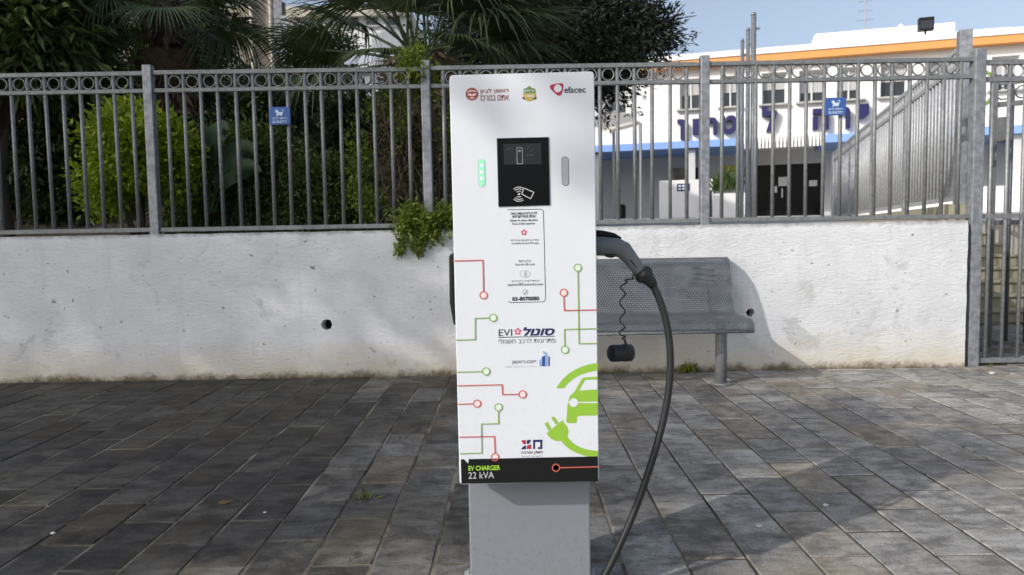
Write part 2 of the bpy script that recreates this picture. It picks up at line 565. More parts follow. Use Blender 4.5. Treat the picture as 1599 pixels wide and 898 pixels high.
PMESH = [paver_mesh(i) for i in range(6)]
cells = []
for c in range(-34, 36):
    cx = JX + (c + .5) * PW
    offy = JY if c % 2 else JY + PL / 2
    for k in range(-17, 15):
        cy = offy + (k + .5) * PL
        if cy + PL / 2 > 5.69 and cx < 3.75 or cy > 8.1 or abs(cx) > 6.9: continue
        d = Vector((cx, cy, 0)) - _C
        dep = d.dot(_F)
        vis = False
        if dep > .5:
            u, v = 799.5 + FPX * d.dot(_R) / dep, 449 - FPX * d.dot(_U) / dep
            vis = -60 < u < 1660 and v < 960
        cells.append((not vis, dep if vis else 99, cx, cy))
cells.sort(key=lambda q: (q[0], q[1]))
rest = MB()
for i, (nv, dep, cx, cy) in enumerate(cells):
    z = rng.uniform(-.0025, .0025)
    tilt = (rng.uniform(-.006, .006), rng.uniform(-.0035, .009), rng.uniform(-.004, .004) + (PI if rng.random() < .5 else 0))
    if i < 296 and not nv:
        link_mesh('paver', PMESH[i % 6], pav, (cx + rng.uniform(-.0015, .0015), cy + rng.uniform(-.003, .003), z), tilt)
    else:
        me = PMESH[i % 6]
        mt = Matrix.Translation((cx, cy, z)) @ Matrix.Rotation(tilt[2], 4, 'Z')
        rest.add([mt @ v.co for v in me.vertices], [tuple(p.vertices) for p in me.polygons])
# a half-stone course fills the gaps along the wall foot
for c in range(-34, 21):
    cx = JX + (c + .5) * PW
    offy = JY if c % 2 else JY + PL / 2
    k = math.floor((5.69 - offy) / PL)
    y0 = offy + k * PL
    if 5.70 - y0 > .03:
        x = PW / 2 - .004
        rest.box((cx - x, y0 + .003, -.06), (cx + x, 5.72, -.001 + rng.uniform(-.002, .002)))
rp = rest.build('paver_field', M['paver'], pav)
tag(rp, kind='stuff')

# ------------------------------------------------------------------ white wall
WY, WTOP, WX0, WX1 = 5.70, 1.115, -9.0, 3.455
RES = .04
nx, nz = int((WX1 - WX0) / RES), int(WTOP / RES) + 1


def wz(x, z): return z
HOLES = [(at(510, 507, WY), .042), (at(1172, 488, WY), .032)]
verts, faces, idx = [], [], {}
for i in range(nx + 1):
    for k in range(nz + 1):
        x, z = WX0 + (WX1 - WX0) * i / nx, -.05 + (WTOP + .05) * k / nz
        y = WY + .006 * noise.noise((x * 2.1, z * 2.4, 3)) + .003 * noise.noise((x * 9, z * 9, 7))
        if k == nz:
            z += .006 * noise.noise((x * 5, 0, 1)) + .004 * noise.noise((x * 17, 0, 1)) + .002 * (x + 3) / 3
            y += .008
        if i == nx: x += .006 * noise.noise((z * 7, 2, 1))
        idx[i, k] = len(verts)
        verts.append([x, y, z])
skip = set()
hole_loops = []
for (hc, hr) in HOLES:
    ci = round((hc.x - WX0) / (WX1 - WX0) * nx)
    ck = round((hc.z + .05) / (WTOP + .05) * nz)
    for a in (-1, 0):
        for b in (-1, 0): skip.add((ci + a, ck + b))
    loop = [(ci - 1, ck - 1), (ci, ck - 1), (ci + 1, ck - 1), (ci + 1, ck), (ci + 1, ck + 1), (ci, ck + 1), (ci - 1, ck + 1), (ci - 1, ck)]
    for n_, (a, b) in enumerate(loop):
        ang = -3 * PI / 4 + n_ * PI / 4
        verts[idx[a, b]][0] = hc.x + hr * math.cos(ang) * (1 + .1 * rng.random())
        verts[idx[a, b]][2] = hc.z + hr * math.sin(ang) * (1 + .1 * rng.random())
    verts[idx[ci, ck]][1] += .12
    hole_loops.append([idx[q] for q in loop])
for i in range(nx):
    for k in range(nz):
        if (i, k) in skip: continue
        faces.append((idx[i, k], idx[i + 1, k], idx[i + 1, k + 1], idx[i, k + 1]))
mb = MB()
mb.add(verts, faces)
for lp in hole_loops:          # recess of each drain hole
    ring = [Vector(verts[i]) for i in lp]
    back = [p + Vector((0, .13, -.01)) for p in ring]
    n_ = len(ring)
    mb.add(ring + back, [(i, n_ + i, n_ + (i + 1) % n_, (i + 1) % n_) for i in range(n_)], 0)
    mb.add(back, [tuple(range(n_))], 1)
topv = [Vector(verts[idx[i, nz]]) for i in range(nx + 1)]
tb = [Vector((p.x, WY + .24, WTOP)) for p in topv]
mb.add(topv + tb, [(i, i + 1, nx + 2 + i, nx + 1 + i) for i in range(nx)])
ev = [Vector(verts[idx[nx, k]]) for k in range(nz + 1)]
eb = [Vector((p.x, WY + .24, p.z)) for p in ev]
mb.add(ev + eb, [(i, nz + 1 + i, nz + 2 + i, i + 1) for i in range(nz)])
mb.add([(WX0, WY + .24, -.05), (WX1, WY + .24, -.05), (WX1, WY + .24, WTOP), (WX0, WY + .24, WTOP)], [(1, 0, 3, 2)])
w = mb.build('garden_wall', [M['wall'], M['hole']], smooth=True)
tag(w, 'low whitewashed rough plaster wall stained at its foot, under the fence', 'wall')

# ------------------------------------------------------------------ fences
def bar_mesh(name, r, h, mat, n=8):
    return MB().tube([(0, 0, 0), (0, 0, h)], r, n).mesh(name, mat, smooth=True)


def ring_mesh(name, R, r, mat, n=18, m=6):
    mb = MB()
    vs_ = [((R + r * math.cos(2 * PI * j / m)) * math.cos(2 * PI * i / n), r * math.sin(2 * PI * j / m) * 1.6,
            (R + r * math.cos(2 * PI * j / m)) * math.sin(2 * PI * i / n)) for i in range(n) for j in range(m)]
    fs_ = [(i * m + j, ((i + 1) % n) * m + j, ((i + 1) % n) * m + (j + 1) % m, i * m + (j + 1) % m) for i in range(n) for j in range(m)]
    return mb.add(vs_, fs_).mesh(name, mat, smooth=True)


FY = 5.775
RTOP, RBOT = 2.345, 1.15
fence = thing('iron_fence', (0, FY, WTOP), 'long grey steel bar fence with ring frieze standing on the white wall', 'fence')
fence_posts = [-6.9, -4.80, -2.713, -.625, 1.478, 3.543]
bm_ = bar_mesh('bar', .0145, RTOP - RBOT - .02, M['fence'])
rg_ = ring_mesh('ring', .044, .006, M['fence'])
for j, x in enumerate(fence_posts):
    hw = .034 if j < 5 else .042
    z0, z1 = (WTOP - .012, 2.385) if j < 5 else (-.02, 2.40)
    o = MB().box((x - hw, FY - hw, z0), (x + hw, FY + hw, z1)).build('post', M['post'], fence)
    bevel(o, .006)
for j in range(len(fence_posts) - 1):
    xa, xb = fence_posts[j] + .036, fence_posts[j + 1] - .036
    for z, hh, dd in ((RTOP - .02, .034, .036), (RTOP - .150, .032, .034), (RBOT, .034, .034)):
        dz = rng.uniform(-.004, .004)
        o = MB().beam((xa, FY, z + dz), (xb, FY, z - dz), dd, hh).build('rail', M['fence'], fence)
        bevel(o, .004, 1)
    n = 16
    sp = (fence_posts[j + 1] - fence_posts[j]) / n
    for k in range(1, n):
        x = fence_posts[j] + k * sp + rng.uniform(-.004, .004)
        link_mesh('bar', bm_, fence, (x, 0, RBOT - WTOP + .005), (rng.uniform(-.004, .004), rng.uniform(-.004, .004), rng.uniform(0, 3)))
    for k in range(1, n - 1):
        x = fence_posts[j] + (k + .5) * sp
        link_mesh('ring', rg_, fence, (x + rng.uniform(-.003, .003), 0, RTOP - .085 - WTOP))

# side gate panel on the pavement
gate = thing('side_gate', (3.6, FY, 0), 'tall grey steel bar gate reaching the ground beside the white wall end', 'gate')
GX1 = 5.1
for z in (RTOP - .045, RTOP - .17, 1.145, .035):
    o = MB().beam((3.595, FY, z), (GX1, FY, z), .034, .036).build('rail', M['gate'], gate)
gb_ = bar_mesh('bar', .0145, RTOP - .08, M['gate'])
for k in range(12):
    link_mesh('bar', gb_, gate, (.055 + k * .125, 0, .04), (0, rng.uniform(-.004, .004), 0))
gr_ = ring_mesh('ring', .046, .006, M['gate'])
for k in range(11):
    link_mesh('ring', gr_, gate, (.055 + (k + .5) * .125, 0, RTOP - .107))
MB().box((GX1, FY - .04, 0), (GX1 + .08, FY + .04, 2.40)).build('post', M['post'], gate)

# the inner leaf, swung inwards
A, B = Vector((4.10, 6.45, 0)), Vector((4.98, 5.86, 0))
leaf = thing('open_gate_leaf', A, 'dark steel gate leaf swung inward behind the side gate, with lock box', 'gate')
dirv = (B - A).normalized()
pv = A.copy()
MB().beam(A + Vector((0, 0, .03)), A + Vector((0, 0, 2.30)), .075, .06, up=dirv).build('stile', M['darkgate'], leaf)
MB().beam(B + Vector((0, 0, .03)), B + Vector((0, 0, 2.30)), .06, .06, up=dirv).build('stile', M['darkgate'], leaf)
for z in (2.27, 2.09, 1.10, .07):
    MB().beam(A + Vector((0, 0, z)), B + Vector((0, 0, z)), .035, .04).build('rail', M['darkgate'], leaf)
lb_ = bar_mesh('bar', .014, 2.15, M['darkgate'])
lr_ = ring_mesh('ring', .05, .006, M['darkgate'])
L = (B - A).length
ang = math.atan2(dirv.y, dirv.x)
for k in range(1, 8):
    p = dirv * (L * k / 8)
    link_mesh('bar', lb_, leaf, (p.x, p.y, .07))
    q = dirv * (L * (k - .5) / 8)
    link_mesh('ring', lr_, leaf, (q.x, q.y, 2.18), (0, 0, ang))
MB().beam(A + dirv * .04 + Vector((0, 0, 1.78)), A + dirv * .04 + Vector((0, 0, 1.98)), .09, .12, up=dirv).build('lock_box', M['darkgate'], leaf)

# fence that runs back along the stairs
SA, SB = Vector((3.72, 6.25, 0)), Vector((6.35, 14.9, 0))
sd = (SB - SA).normalized()
SL = (SB - SA).length
sf = thing('stair_fence', (SA.x, SA.y, 1.26), 'grey steel bar fence running back from the gate along the stairs to the yard', 'fence')
for k, (t0, hh) in enumerate(((0, 1.50), (2.2, 1.36), (4.4, 1.36), (6.6, 1.36), (SL, 1.36))):
    p = SA + sd * t0
    wd = .095 if k == 0 else .06
    MB().beam(p + Vector((0, 0, 1.2)), p + Vector((0, 0, 1.22 + hh - .06)), wd, wd, up=sd).build('post', M['post'], sf)
for z in (2.545, 2.41, 1.31):
    MB().beam(SA + Vector((0, 0, z)), SB + Vector((0, 0, z)), .034, .036).build('rail', M['stairfence'], sf)
sb_ = bar_mesh('bar', .014, 1.22, M['stairfence'], 6)
sr_ = ring_mesh('ring', .044, .006, M['stairfence'], 14, 5)
nb = int(SL / .127)
sang = math.atan2(sd.y, sd.x)
for k in range(1, nb):
    p = sd * (SL * k / nb)
    link_mesh('bar', sb_, sf, (p.x, p.y, .05))
    q = sd * (SL * (k - .5) / nb)
    link_mesh('ring', sr_, sf, (q.x, q.y, 1.217), (0, 0, sang))

# ------------------------------------------------------------------ yard, stairs
def rw(t): return SA + sd * t
o_ = sd.cross(Vector((0, 0, 1))).normalized()      # towards the stairs
kerb = MB()
pts = [Vector((3.46, 5.96, 0)), SA + Vector((0, 0, 0)), SB]
for a, b in ((Vector((3.50, 5.95, 0)), SA), (SA, SB)):
    n_ = (b - a).normalized().cross(Vector((0, 0, 1))) * .09
    kerb.prism([a - n_ + Vector((0, 0, -.05)), b - n_ + Vector((0, 0, -.05)), b + n_ + Vector((0, 0, -.05)), a + n_ + Vector((0, 0, -.05))][::-1], (0, 0, 1.30))
tag(kerb.build('retaining_wall', M['stair']), 'low concrete retaining wall carrying the receding stair fence', 'wall')

yl = MB()     # planted side
YB = WY + .24
gridx = [-40, -20, -12, -8, -5, -3, -1.5, 0]
gridy = [YB, 6.6, 7.5, 8.7, 9.6, 10.9, 12, 15, 20, 40]
def yz(y): return 1.06 + min(max(0, y - 6.5), 23.5) * .024
vsx = {}
vv = []
for i, x in enumerate(gridx):
    for k, y in enumerate(gridy):
        vsx[i, k] = len(vv)
        bank = max(0.0, min(1.0, (y - 8.7) / 2.2)) * max(0.0, min(1.0, (-.3 - x) / 1.5))
        vv.append((x, y, yz(y) + bank * .85 + .02 * noise.noise((x, y, 0))))
yl.add(vv, [(vsx[i, k], vsx[i + 1, k], vsx[i + 1, k + 1], vsx[i, k + 1]) for i in range(len(gridx) - 1) for k in range(len(gridy) - 1)])
tag(yl.build('garden_bed', M['soil']), kind='structure')
yp = MB()
yp.add([(0, YB, 1.05), (3.5, YB, 1.05), (3.72, 6.25, 1.05), (4.95, 10.3, yz(10.3)), (6.6, 15.7, yz(15.7)), (0, 15.7, yz(15.7))], [(0, 1, 2, 3, 4, 5)])
yp.add([(4.95, 10.75, yz(10.75)), (40, 10.75, yz(10.75)), (40, 15.7, yz(15.7)), (6.6, 15.7, yz(15.7))], [(0, 1, 2, 3)])
yp.add([(0, 15.7, yz(15.7)), (40, 15.7, yz(15.7)), (40, 30, 1.624), (0, 30, 1.624)], [(0, 1, 2, 3)])
yp.add([(0, 30, 1.624), (40, 30, 1.624), (40, 70, 1.624), (0, 70, 1.624)], [(0, 1, 2, 3)])
yp.add([(6.4, 5.8, 1.0), (40, 5.8, 1.0), (40, 10.75, yz(10.75)), (6.4, 10.75, yz(10.75))], [(0, 1, 2, 3)])
yp.add([(6.4, 5.8, -.05), (6.4, 5.8, 1.0), (6.4, 10.75, yz(10.75)), (6.4, 10.75, -.05)], [(0, 1, 2, 3)])
yp.add([(6.4, 5.8, -.05), (40, 5.8, -.05), (40, 5.8, 1.0), (6.4, 5.8, 1.0)], [(0, 1, 2, 3)])
tag(yp.build('yard_paving', M['yardpave']), kind='structure')

st = thing('stone_stairs', (5.3, 8.3, 0), 'olive stone stairs rising behind the side gate to the yard', 'stairs')
for k in range(8):
    y0 = 8.3 + k * .30
    x0 = 3.72 + (y0 - 6.25) * sd.x / sd.y + .12
    z1 = (k + 1) * .142
    o = MB().box((x0, y0, z1 - .142 + .001), (6.39, y0 + .62, z1 - .035)).build('riser', M['stair'], st)
    o = MB().box((x0, y0 - .03, z1 - .033), (6.39, y0 + .31, z1)).build('tread', M['stair'], st)
    bevel(o, .008, 1)

# ------------------------------------------------------------------ text
def text_geo(s, bold=0.0, shear=0.0, extrude=0.0, hebrew=False):
    cu = bpy.data.curves.new('tmp_text', 'FONT')
    cu.body = s[::-1] if hebrew else s
    cu.offset, cu.shear, cu.extrude = bold, shear, extrude
    cu.resolution_u = 3
    o = bpy.data.objects.new('tmp_text', cu)
    COL.objects.link(o)
    dg = bpy.context.evaluated_depsgraph_get()
    ev = o.evaluated_get(dg)
    me = ev.to_mesh()
    vs_ = [v.co.copy() for v in me.vertices]
    fs_ = [tuple(p.vertices) for p in me.polygons]
    ev.to_mesh_clear()
    bpy.data.objects.remove(o)
    bpy.data.curves.remove(cu)
    x0, x1 = min(v.x for v in vs_), max(v.x for v in vs_)
    y0, y1 = min(v.y for v in vs_), max(v.y for v in vs_)
    return [((v.x - x0) / (x1 - x0), (v.y - y0) / (y1 - y0), v.z) for v in vs_], fs_


# ------------------------------------------------------------------ white public building
FA, FB = Vector((3.8, 32.5, 0)), Vector((19.1, 28.0, 0))
fu_ = (FB - FA).normalized()
fn_ = Vector((fu_.y, -fu_.x, 0))            # outwards, towards the street


def fp(u, z, d=0.0):
    p = FA + fu_ * u + fn_ * d
    return Vector((p.x, p.y, z))


def fbox(u0, u1, z0, z1, d0, d1, mb=None):
    mb = mb or MB()
    vs_ = [fp(u, z, d) for z in (z0, z1) for u, d in ((u0, d1), (u1, d1), (u1, d0), (u0, d0))]
    mb.add(vs_, [(3, 2, 1, 0), (4, 5, 6, 7), (0, 1, 5, 4), (1, 2, 6, 5), (2, 3, 7, 6), (3, 0, 4, 7)])
    return mb


bl = thing('public_building', fp(6, 1.6), 'long white two storey building with orange roof band and blue lettering', 'building')
U0, U1 = -9.0, 26.0
ZG = 1.58
windows = [(3.40, 4.28), (5.05, 5.75), (6.62, 7.55), (8.02, 8.98), (9.40, 10.30), (10.95, 11.9), (12.6, 13.5), (14.7, 15.6), (.3, 1.2), (-2, -1.1), (16.8, 17.7)]
wz0, wz1 = 6.08, 7.32
# upper storey wall with real openings
mb = MB()
fbox(U0, U1, 4.72, wz0, -8, 0, mb)
fbox(U0, U1, wz1, 7.70, -8, 0, mb)
edges = sorted(windows)
cur = U0
for a, b in edges:
    fbox(cur, a, wz0, wz1, -.4, 0, mb); cur = b
fbox(cur, U1, wz0, wz1, -.4, 0, mb)
fbox(U0, U1, wz0, wz1, -8, -.42, mb)
mb.build('upper_wall', M['bldwhite'], bl)
for a, b in windows:
    wn_ = fbox(a, b, wz0, wz1, -.36, -.30).build('window', M['glass'], bl)
    f = MB()
    for (q0, q1, r0, r1) in ((a, a + .06, wz0, wz1), (b - .06, b, wz0, wz1), (a + .06, b - .06, wz0, wz0 + .07), (a + .06, b - .06, wz1 - .07, wz1), ((a + b) / 2 - .03, (a + b) / 2 + .03, wz0 + .07, wz1 - .07)):
        fbox(q0, q1, r0, r1, -.30, -.22, f)
    f.build('frame', M['frame'], wn_)
    h = rng.choice((.25, .45, .62))
    fbox(a + .06, b - .06, wz1 - .07 - (wz1 - wz0) * h, wz1 - .07, -.297, -.27).build('shutter', M['shutter'], wn_)
    fbox(a - .12, b + .12, wz0 - .07, wz0 - .002, -.2, .2).build('sill', M['sill'], wn_)
# roof fascia: white lip over an orange band, standing out from the wall
fbox(U0, U1, 7.70, 7.985, -8, .45).build('orange_band', M['orange'], bl)
fbox(U0, U1, 7.987, 8.22, -8, .50).build('parapet', M['bldwhite'], bl)
fbox(8.7, 13.75, 8.22, 8.98, -5, -1.2).build('roof_room', M['bldwhite'], bl)
fbox(13.8, 15.6, 8.50, 8.58, -4, -1.0).build('roof_slab', M['bldwhite'], bl)
# slab edge: blue band and a white picket strip above the entrance
fbox(U0, 5.85, 4.48, 4.76, -3.2, .32).build('blue_band', M['bldblue'], bl)
fbox(8.92, U1, 4.44, 4.74, -3.2, .32).build('blue_band', M['bldblue'], bl)
fbox(5.86, 8.91, 4.56, 4.74, -3.2, .30).build('entrance_slab', M['bldwhite'], bl)
for k in range(22):
    u = 5.95 + k * .135
    fbox(u, u + .085, 4.32, 4.86, .32, .36).build('awning_strip', M['bldwhite'], bl)
# recessed ground floor
fbox(U0, 6.3, ZG, 4.47, -3.6, -3.2).build('ground_floor_wall', M['bldgrey'], bl)
fbox(9.3, U1, ZG, 4.43, -3.6, -3.2).build('ground_floor_wall', M['bldgrey'], bl)
fbox(6.3, 9.3, 3.95, 4.55, -3.6, -3.2).build('door_lintel', M['bldgrey'], bl)
fbox(6.3, 9.3, ZG, 3.94, -3.5, -3.4).build('entrance_door', M['doorglass'], bl)
dr = MB()
for u in (6.32, 7.05, 7.78, 8.52, 9.24):
    fbox(u - .03, u + .03, ZG, 3.94, -3.39, -3.33, dr)
dr.build('door_frame', M['black'], bl)
for (u, z, w_, h_) in ((7.45, 3.0, .42, .40), (8.72, 2.95, .33, .26), (7.28, 2.72, .12, .28), (7.58, 2.5, .06, .4)):
    fbox(u, u + w_, z, z + h_, -3.325, -3.31).build('door_notice', M['paper'], bl)
fbox(2.9, 4.0, 3.05, 3.95, -3.19, -3.12).build('low_window', M['glass'], bl)
for k in range(9):
    u = -8 + k * 3.9
    if 5.5 < u < 9.5: continue
    fbox(u, u + .32, ZG, 4.43, -.25, .05).build('column', M['bldgrey'], bl)
fbox(2.6, 4.75, ZG, 3.17, .3, .55).build('screen_wall', M['bldwhite'], bl)
fbox(4.75, 5.9, ZG, 2.45, .3, .55).build('screen_wall', M['bldwhite'], bl)
fbox(9.3, U1, ZG, 2.55, .1, .35).build('screen_wall', M['bldwhite'], bl)
# lettering on the first floor
for ch, u0, u1, z0, z1 in (('ן', 3.32, 3.66, 4.84, 5.66), ('ו', 3.93, 4.22, 5.02, 5.64), ('ר', 4.42, 4.90, 5.0, 5.66), ('ט', 5.02, 5.66, 4.98, 5.70),
                           ('ל', 6.62, 7.18, 4.98, 6.0), ('ה', 8.52, 9.10, 4.96, 5.76), ('ר', 9.42, 9.86, 4.96, 5.78), ('י', 10.08, 10.52, 5.3, 5.84)):
    vs_, fs_ = text_geo(ch, bold=.045, extrude=.1)
    mb = MB()
    mb.add([fp(u0 + x * (u1 - u0), z0 + y * (z1 - z0), .17 + z * 1.4) for x, y, z in vs_], fs_)
    mb.build('letter', M['letter'], bl)
c_ = fp(14.2, 6.2, .05)
em = MB()
em.add([fp(14.2 + .72 * math.cos(k * PI / 14), 6.2 + .72 * math.sin(k * PI / 14), .03) for k in range(28)] + [fp(14.2 + .6 * math.cos(k * PI / 14), 6.2 + .6 * math.sin(k * PI / 14), .03) for k in range(28)],
       [(k, (k + 1) % 28, 28 + (k + 1) % 28, 28 + k) for k in range(28)])
eo = em.build('emblem', M['shgreen'], bl)
em = MB()
em.add([fp(14.15 + .28 * math.cos(k * PI / 8), 6.38 + .2 * math.sin(k * PI / 8), .04) for k in range(16)], [tuple(range(16))])
em.build('emblem_sun', M['yellow'], eo)
em = MB()
for a in range(7):
    th = .5 + a * .35
    p = fp(14.2, 5.75, .045)
    q = [(14.2 + .45 * math.cos(th) * r_ + w_ * math.sin(th), 5.78 + .5 * math.sin(th) * r_ - w_ * math.cos(th)) for r_, w_ in ((.15, 0), (.5, .05), (1, 0), (.5, -.05))]
    em.add([fp(u, z, .045) for u, z in q], [(0, 1, 2, 3)])
em.build('emblem_leaf', M['shgreen'], eo)

# things on and before the building
mast = thing('antenna_mast', fp(10.75, 8.98, -2.5), 'thin lattice antenna mast rising from the white roof room', 'antenna')
p = fp(10.75, 8.98, -2.5)
MB().tube([p, p + Vector((0, 0, 2.6))], .03, 6).build('pole', M['steel'], mast)
for k in range(5):
    q = p + Vector((0, 0, .7 + k * .38))
    w_ = .34 - .05 * k
    MB().beam(q - fu_ * w_, q + fu_ * w_, .025, .025).build('crossbar', M['steel'], mast)
p = fp(12.0, 8.98, -2.0)
tk = thing('roof_tank', p, 'small white domed tank on top of the roof room', 'tank')
MB().tube([p, p + Vector((0, 0, .18))], .14, 12).build('tank_body', M['bldwhite'], tk, True)
MB().tube([p + Vector((0, 0, .18)), p + Vector((0, 0, .25)), p + Vector((0, 0, .30))], [.12, .10, .03], 12).build('lid', M['bldwhite'], tk, True)
p = fp(12.4, 8.22, .3)
fl = thing('floodlight', p, 'black box floodlight mounted on the roof edge above the orange band', 'lamp')
MB().tube([p, p + Vector((0, 0, .22))], .035, 8).build('bracket', M['black'], fl)
o = fbox(12.16, 12.66, 8.40, 8.86, .15, .45).build('housing', M['black'], fl)
fbox(12.20, 12.62, 8.44, 8.74, .452, .47).build('lens', M['glass'], fl)

for (px0, px1, top, base, lab) in ((1155, 1161, 65, 336, 'shortest of three grey steel flagpoles in the yard'), (1163.5, 1170, 48, 336, 'middle height one of three grey steel flagpoles in the yard'), (1171, 1179.5, 24, 336, 'tallest of three grey steel flagpoles in the yard')):
    Y = 13.0
    a, b = at((px0 + px1) / 2, top, Y), at((px0 + px1) / 2, base, Y)
    zg = yz(Y)
    x = b.x
    fpz = thing('flagpole', (x, Y, zg), lab, 'flagpole', 'flagpoles in the yard')
    r = (px1 - px0) * Y / FPX / 2
    MB().tube([(x, Y, zg), (x, Y, zg + .02), (x, Y, a.z)], [r * 1.02, r, r * .92], 14).build('shaft', M['steel'], fpz, True)
    MB().tube([(x, Y, a.z), (x, Y, a.z + .05)], [r * 1.05, r * .6], 12).build('cap', M['steel'], fpz, True)
    MB().beam((x, Y, a.z - .22), (x + r + .06, Y, a.z - .22), .025, .03).build('cleat', M['steel'], fpz)
    MB().tube([(x, Y, zg), (x, Y, zg + .02)], r * 1.9, 14).build('base_plate', M['steel'], fpz)

# wall notice, bin, planters by the entrance
nt = thing('wall_notice', fp(3.55, 2.85, .56), 'small blue and white notice on the low white screen wall', 'sign')
fbox(3.32, 3.83, 2.72, 3.02, .552, .57).build('plate', M['letter'], nt)
for z in (2.77, 2.89):
    for k in range(3):
        fbox(3.37 + k * .15, 3.48 + k * .15, z, z + .075, .572, .576).build('lettering', M['signwhite'], nt)
p = fp(1.05, ZG, .6)
bn = thing('waste_bin', p, 'small black round top litter bin in front of the grey wall', 'bin')
MB().tube([p, p + Vector((0, 0, .05)), p + Vector((0, 0, .55))], [.15, .17, .18], 14).build('bin_body', M['black'], bn, True)
MB().tube([p + Vector((0, 0, .55)), p + Vector((0, 0, .63)), p + Vector((0, 0, .67))], [.19, .14, .05], 14).build('lid', M['black'], bn, True)
ys = thing('yellow_notice', fp(5.35, 3.7, -3.18), 'yellow notice on the shaded wall beside the entrance', 'sign')
fbox(5.1, 5.75, 3.6, 3.98, -3.19, -3.16).build('plate', M['yellow'], ys)
fbox(5.2, 5.65, 3.7, 3.78, -3.158, -3.15).build('lettering', M['shgreen'], ys)

# small beige canopy in front of the facade
cn = thing('beige_canopy', (3.4, 26, 1.6), 'pale beige peaked canopy standing before the white facade under the olive tree', 'canopy')
pa, pb, pc, pd = at(915, 186, 26), at(952, 203, 25.2), at(1000, 190, 26), at(958, 172, 27)
mb = MB(); mb.prism([pa, pb, pc, pd], (0, 0, -.10)); mb.build('roof', M['sail'], cn)
for q in (pa, pc, pd):
    MB().tube([(q.x, q.y, 1.5), (q.x, q.y, q.z - .05)], .05, 8).build('post', M['steel'], cn)

# ------------------------------------------------------------------ apartment houses behind the garden
def house(name, px1, Y, width, depth, ztop, mat, label, rot, base=1.2):
    """px1: picture column of the right front corner; built in its own turned frame"""
    c = at(px1, 200, Y)
    t = thing(name, (c.x, Y, base), label, 'building', rotz=rot)
    link_mesh('wall', MB().box((-width, 0, 0), (0, depth, ztop - base)).mesh('wall', mat), t)
    R_ = Matrix.Rotation(-rot, 3, 'Z')
    o_l = R_ @ (_C - Vector((c.x, Y, base)))

    def loc(px, py):
        d = R_ @ ray(px, py)
        return o_l + d * (-o_l.y / d.y)

    def part(nm, a, b, m, par=None):
        return link_mesh(nm, MB().box(a, b).mesh(nm, M[m]), par or t)
    return t, loc, part


t, loc, part = house('beige_apartment_block', 434, 19, 9, 9, 12, M['beige'], 'beige rendered apartment block with a drainpipe, behind the palms', .30)
for px in (394, 424):
    x = loc(px, 60).x
    link_mesh('drainpipe', MB().tube([(x, -.06, 0), (x, -.06, 10.7)], .05, 8).mesh('drainpipe', M['beigelt'], smooth=True), t)
part('cornice', (-9.1, -.12, 10.3), (.1, -.002, 10.8), 'beigelt')
for (pxa, pxb, pya, pyb) in ((338, 356, 20, 60), (338, 356, 130, 175), (300, 318, 20, 60)):
    a, b = loc(pxa, pya), loc(pxb, pyb)
    wd = part('window', (a.x, -.04, b.z), (b.x, .02, a.z), 'glass')
    part('sill', (a.x - .08, -.1, b.z - .1), (b.x + .08, -.002, b.z - .002), 'beigelt', wd)

t, loc, part = house('grey_apartment_block', 449, 34, 4, 4, 17, M['greyblock'], 'tall plain grey apartment block between the beige and white ones', .29)
for (pxa, pxb, pya, pyb) in ((439.5, 446.5, 4, 26), (439.5, 446.5, 48, 68)):
    a, b = loc(pxa, pya), loc(pxb, pyb)
    wd = part('window', (a.x, -.05, b.z), (b.x, .02, a.z), 'glass')
    part('sill', (a.x - .1, -.14, b.z - .12), (b.x + .1, -.002, b.z - .002), 'bldgrey', wd)

zt = at(500, 16, 42).z
t, loc, part = house('white_apartment_block', 640, 42, (at(640, 16, 42).x - at(450, 16, 42).x), 10, zt, M['bldwhite'], 'white apartment block with beige roof edge and red shutters behind the fan palm', 0.0)
W_ = at(640, 16, 42).x - at(450, 16, 42).x
part('roof_edge', (-W_ - .25, -.4, zt - 1.2 - .45), (.2, 10.2, zt - 1.2 + .12), 'beigelt')
for px in (461, 475, 490, 520):
    x = loc(px, 40).x
    part('pilaster', (x - .04, -.06, 0), (x + .04, -.002, zt - 1.2 - .5), 'greyblock')
for (pxa, pxb, pya, pyb, m) in ((464.5, 471.5, 24, 32, 'reddish'), (464.5, 471.5, 56, 64, 'reddish'), (464.5, 471.5, 40, 48, 'frame'), (478, 486, 42, 54, 'glass'), (496, 516, 26, 40, 'frame'), (496, 516, 52, 66, 'glass'), (535, 560, 26, 40, 'glass'), (572, 590, 26, 40, 'glass'), (605, 625, 26, 40, 'glass')):
    a, b = loc(pxa, pya), loc(pxb, pyb)
    wd = part('window', (a.x, -.08, b.z), (b.x, .02, a.z), m)
    part('sill', (a.x - .1, -.16, b.z - .1), (b.x + .1, -.002, b.z - .002), 'sill', wd)

# pale corrugated shed roof behind the fan palm
a, b = at(527, 103, 15), at(608, 92, 15)
sh = thing('garden_shed', ((a.x + b.x) / 2, 15, yz(15)), 'pale corrugated shed roof half hidden behind the fan palm leaves', 'shed')
mb = MB()
n = 26
vs_ = []
for i in range(n + 1):
    x = a.x + (b.x + .5 - a.x) * i / n
    dz = .03 * (i % 2)
    vs_ += [(x, 15, a.z - .02 + dz + (x - a.x) * .12), (x, 16.6, a.z + .55 + dz + (x - a.x) * .12)]
mb.add(vs_, [(2 * i, 2 * i + 2, 2 * i + 3, 2 * i + 1) for i in range(n)])
mb.build('roof', M['tarp'], sh)
MB().box((a.x + .1, 15.2, yz(15) - .05), (b.x + .4, 16.5, a.z - .03)).build('wall', M['greyblock'], sh)
MB().box((a.x + .3, 15.17, a.z - .75), (a.x + .75, 15.22, a.z - .3)).build('window', M['bldwhite'], sh)
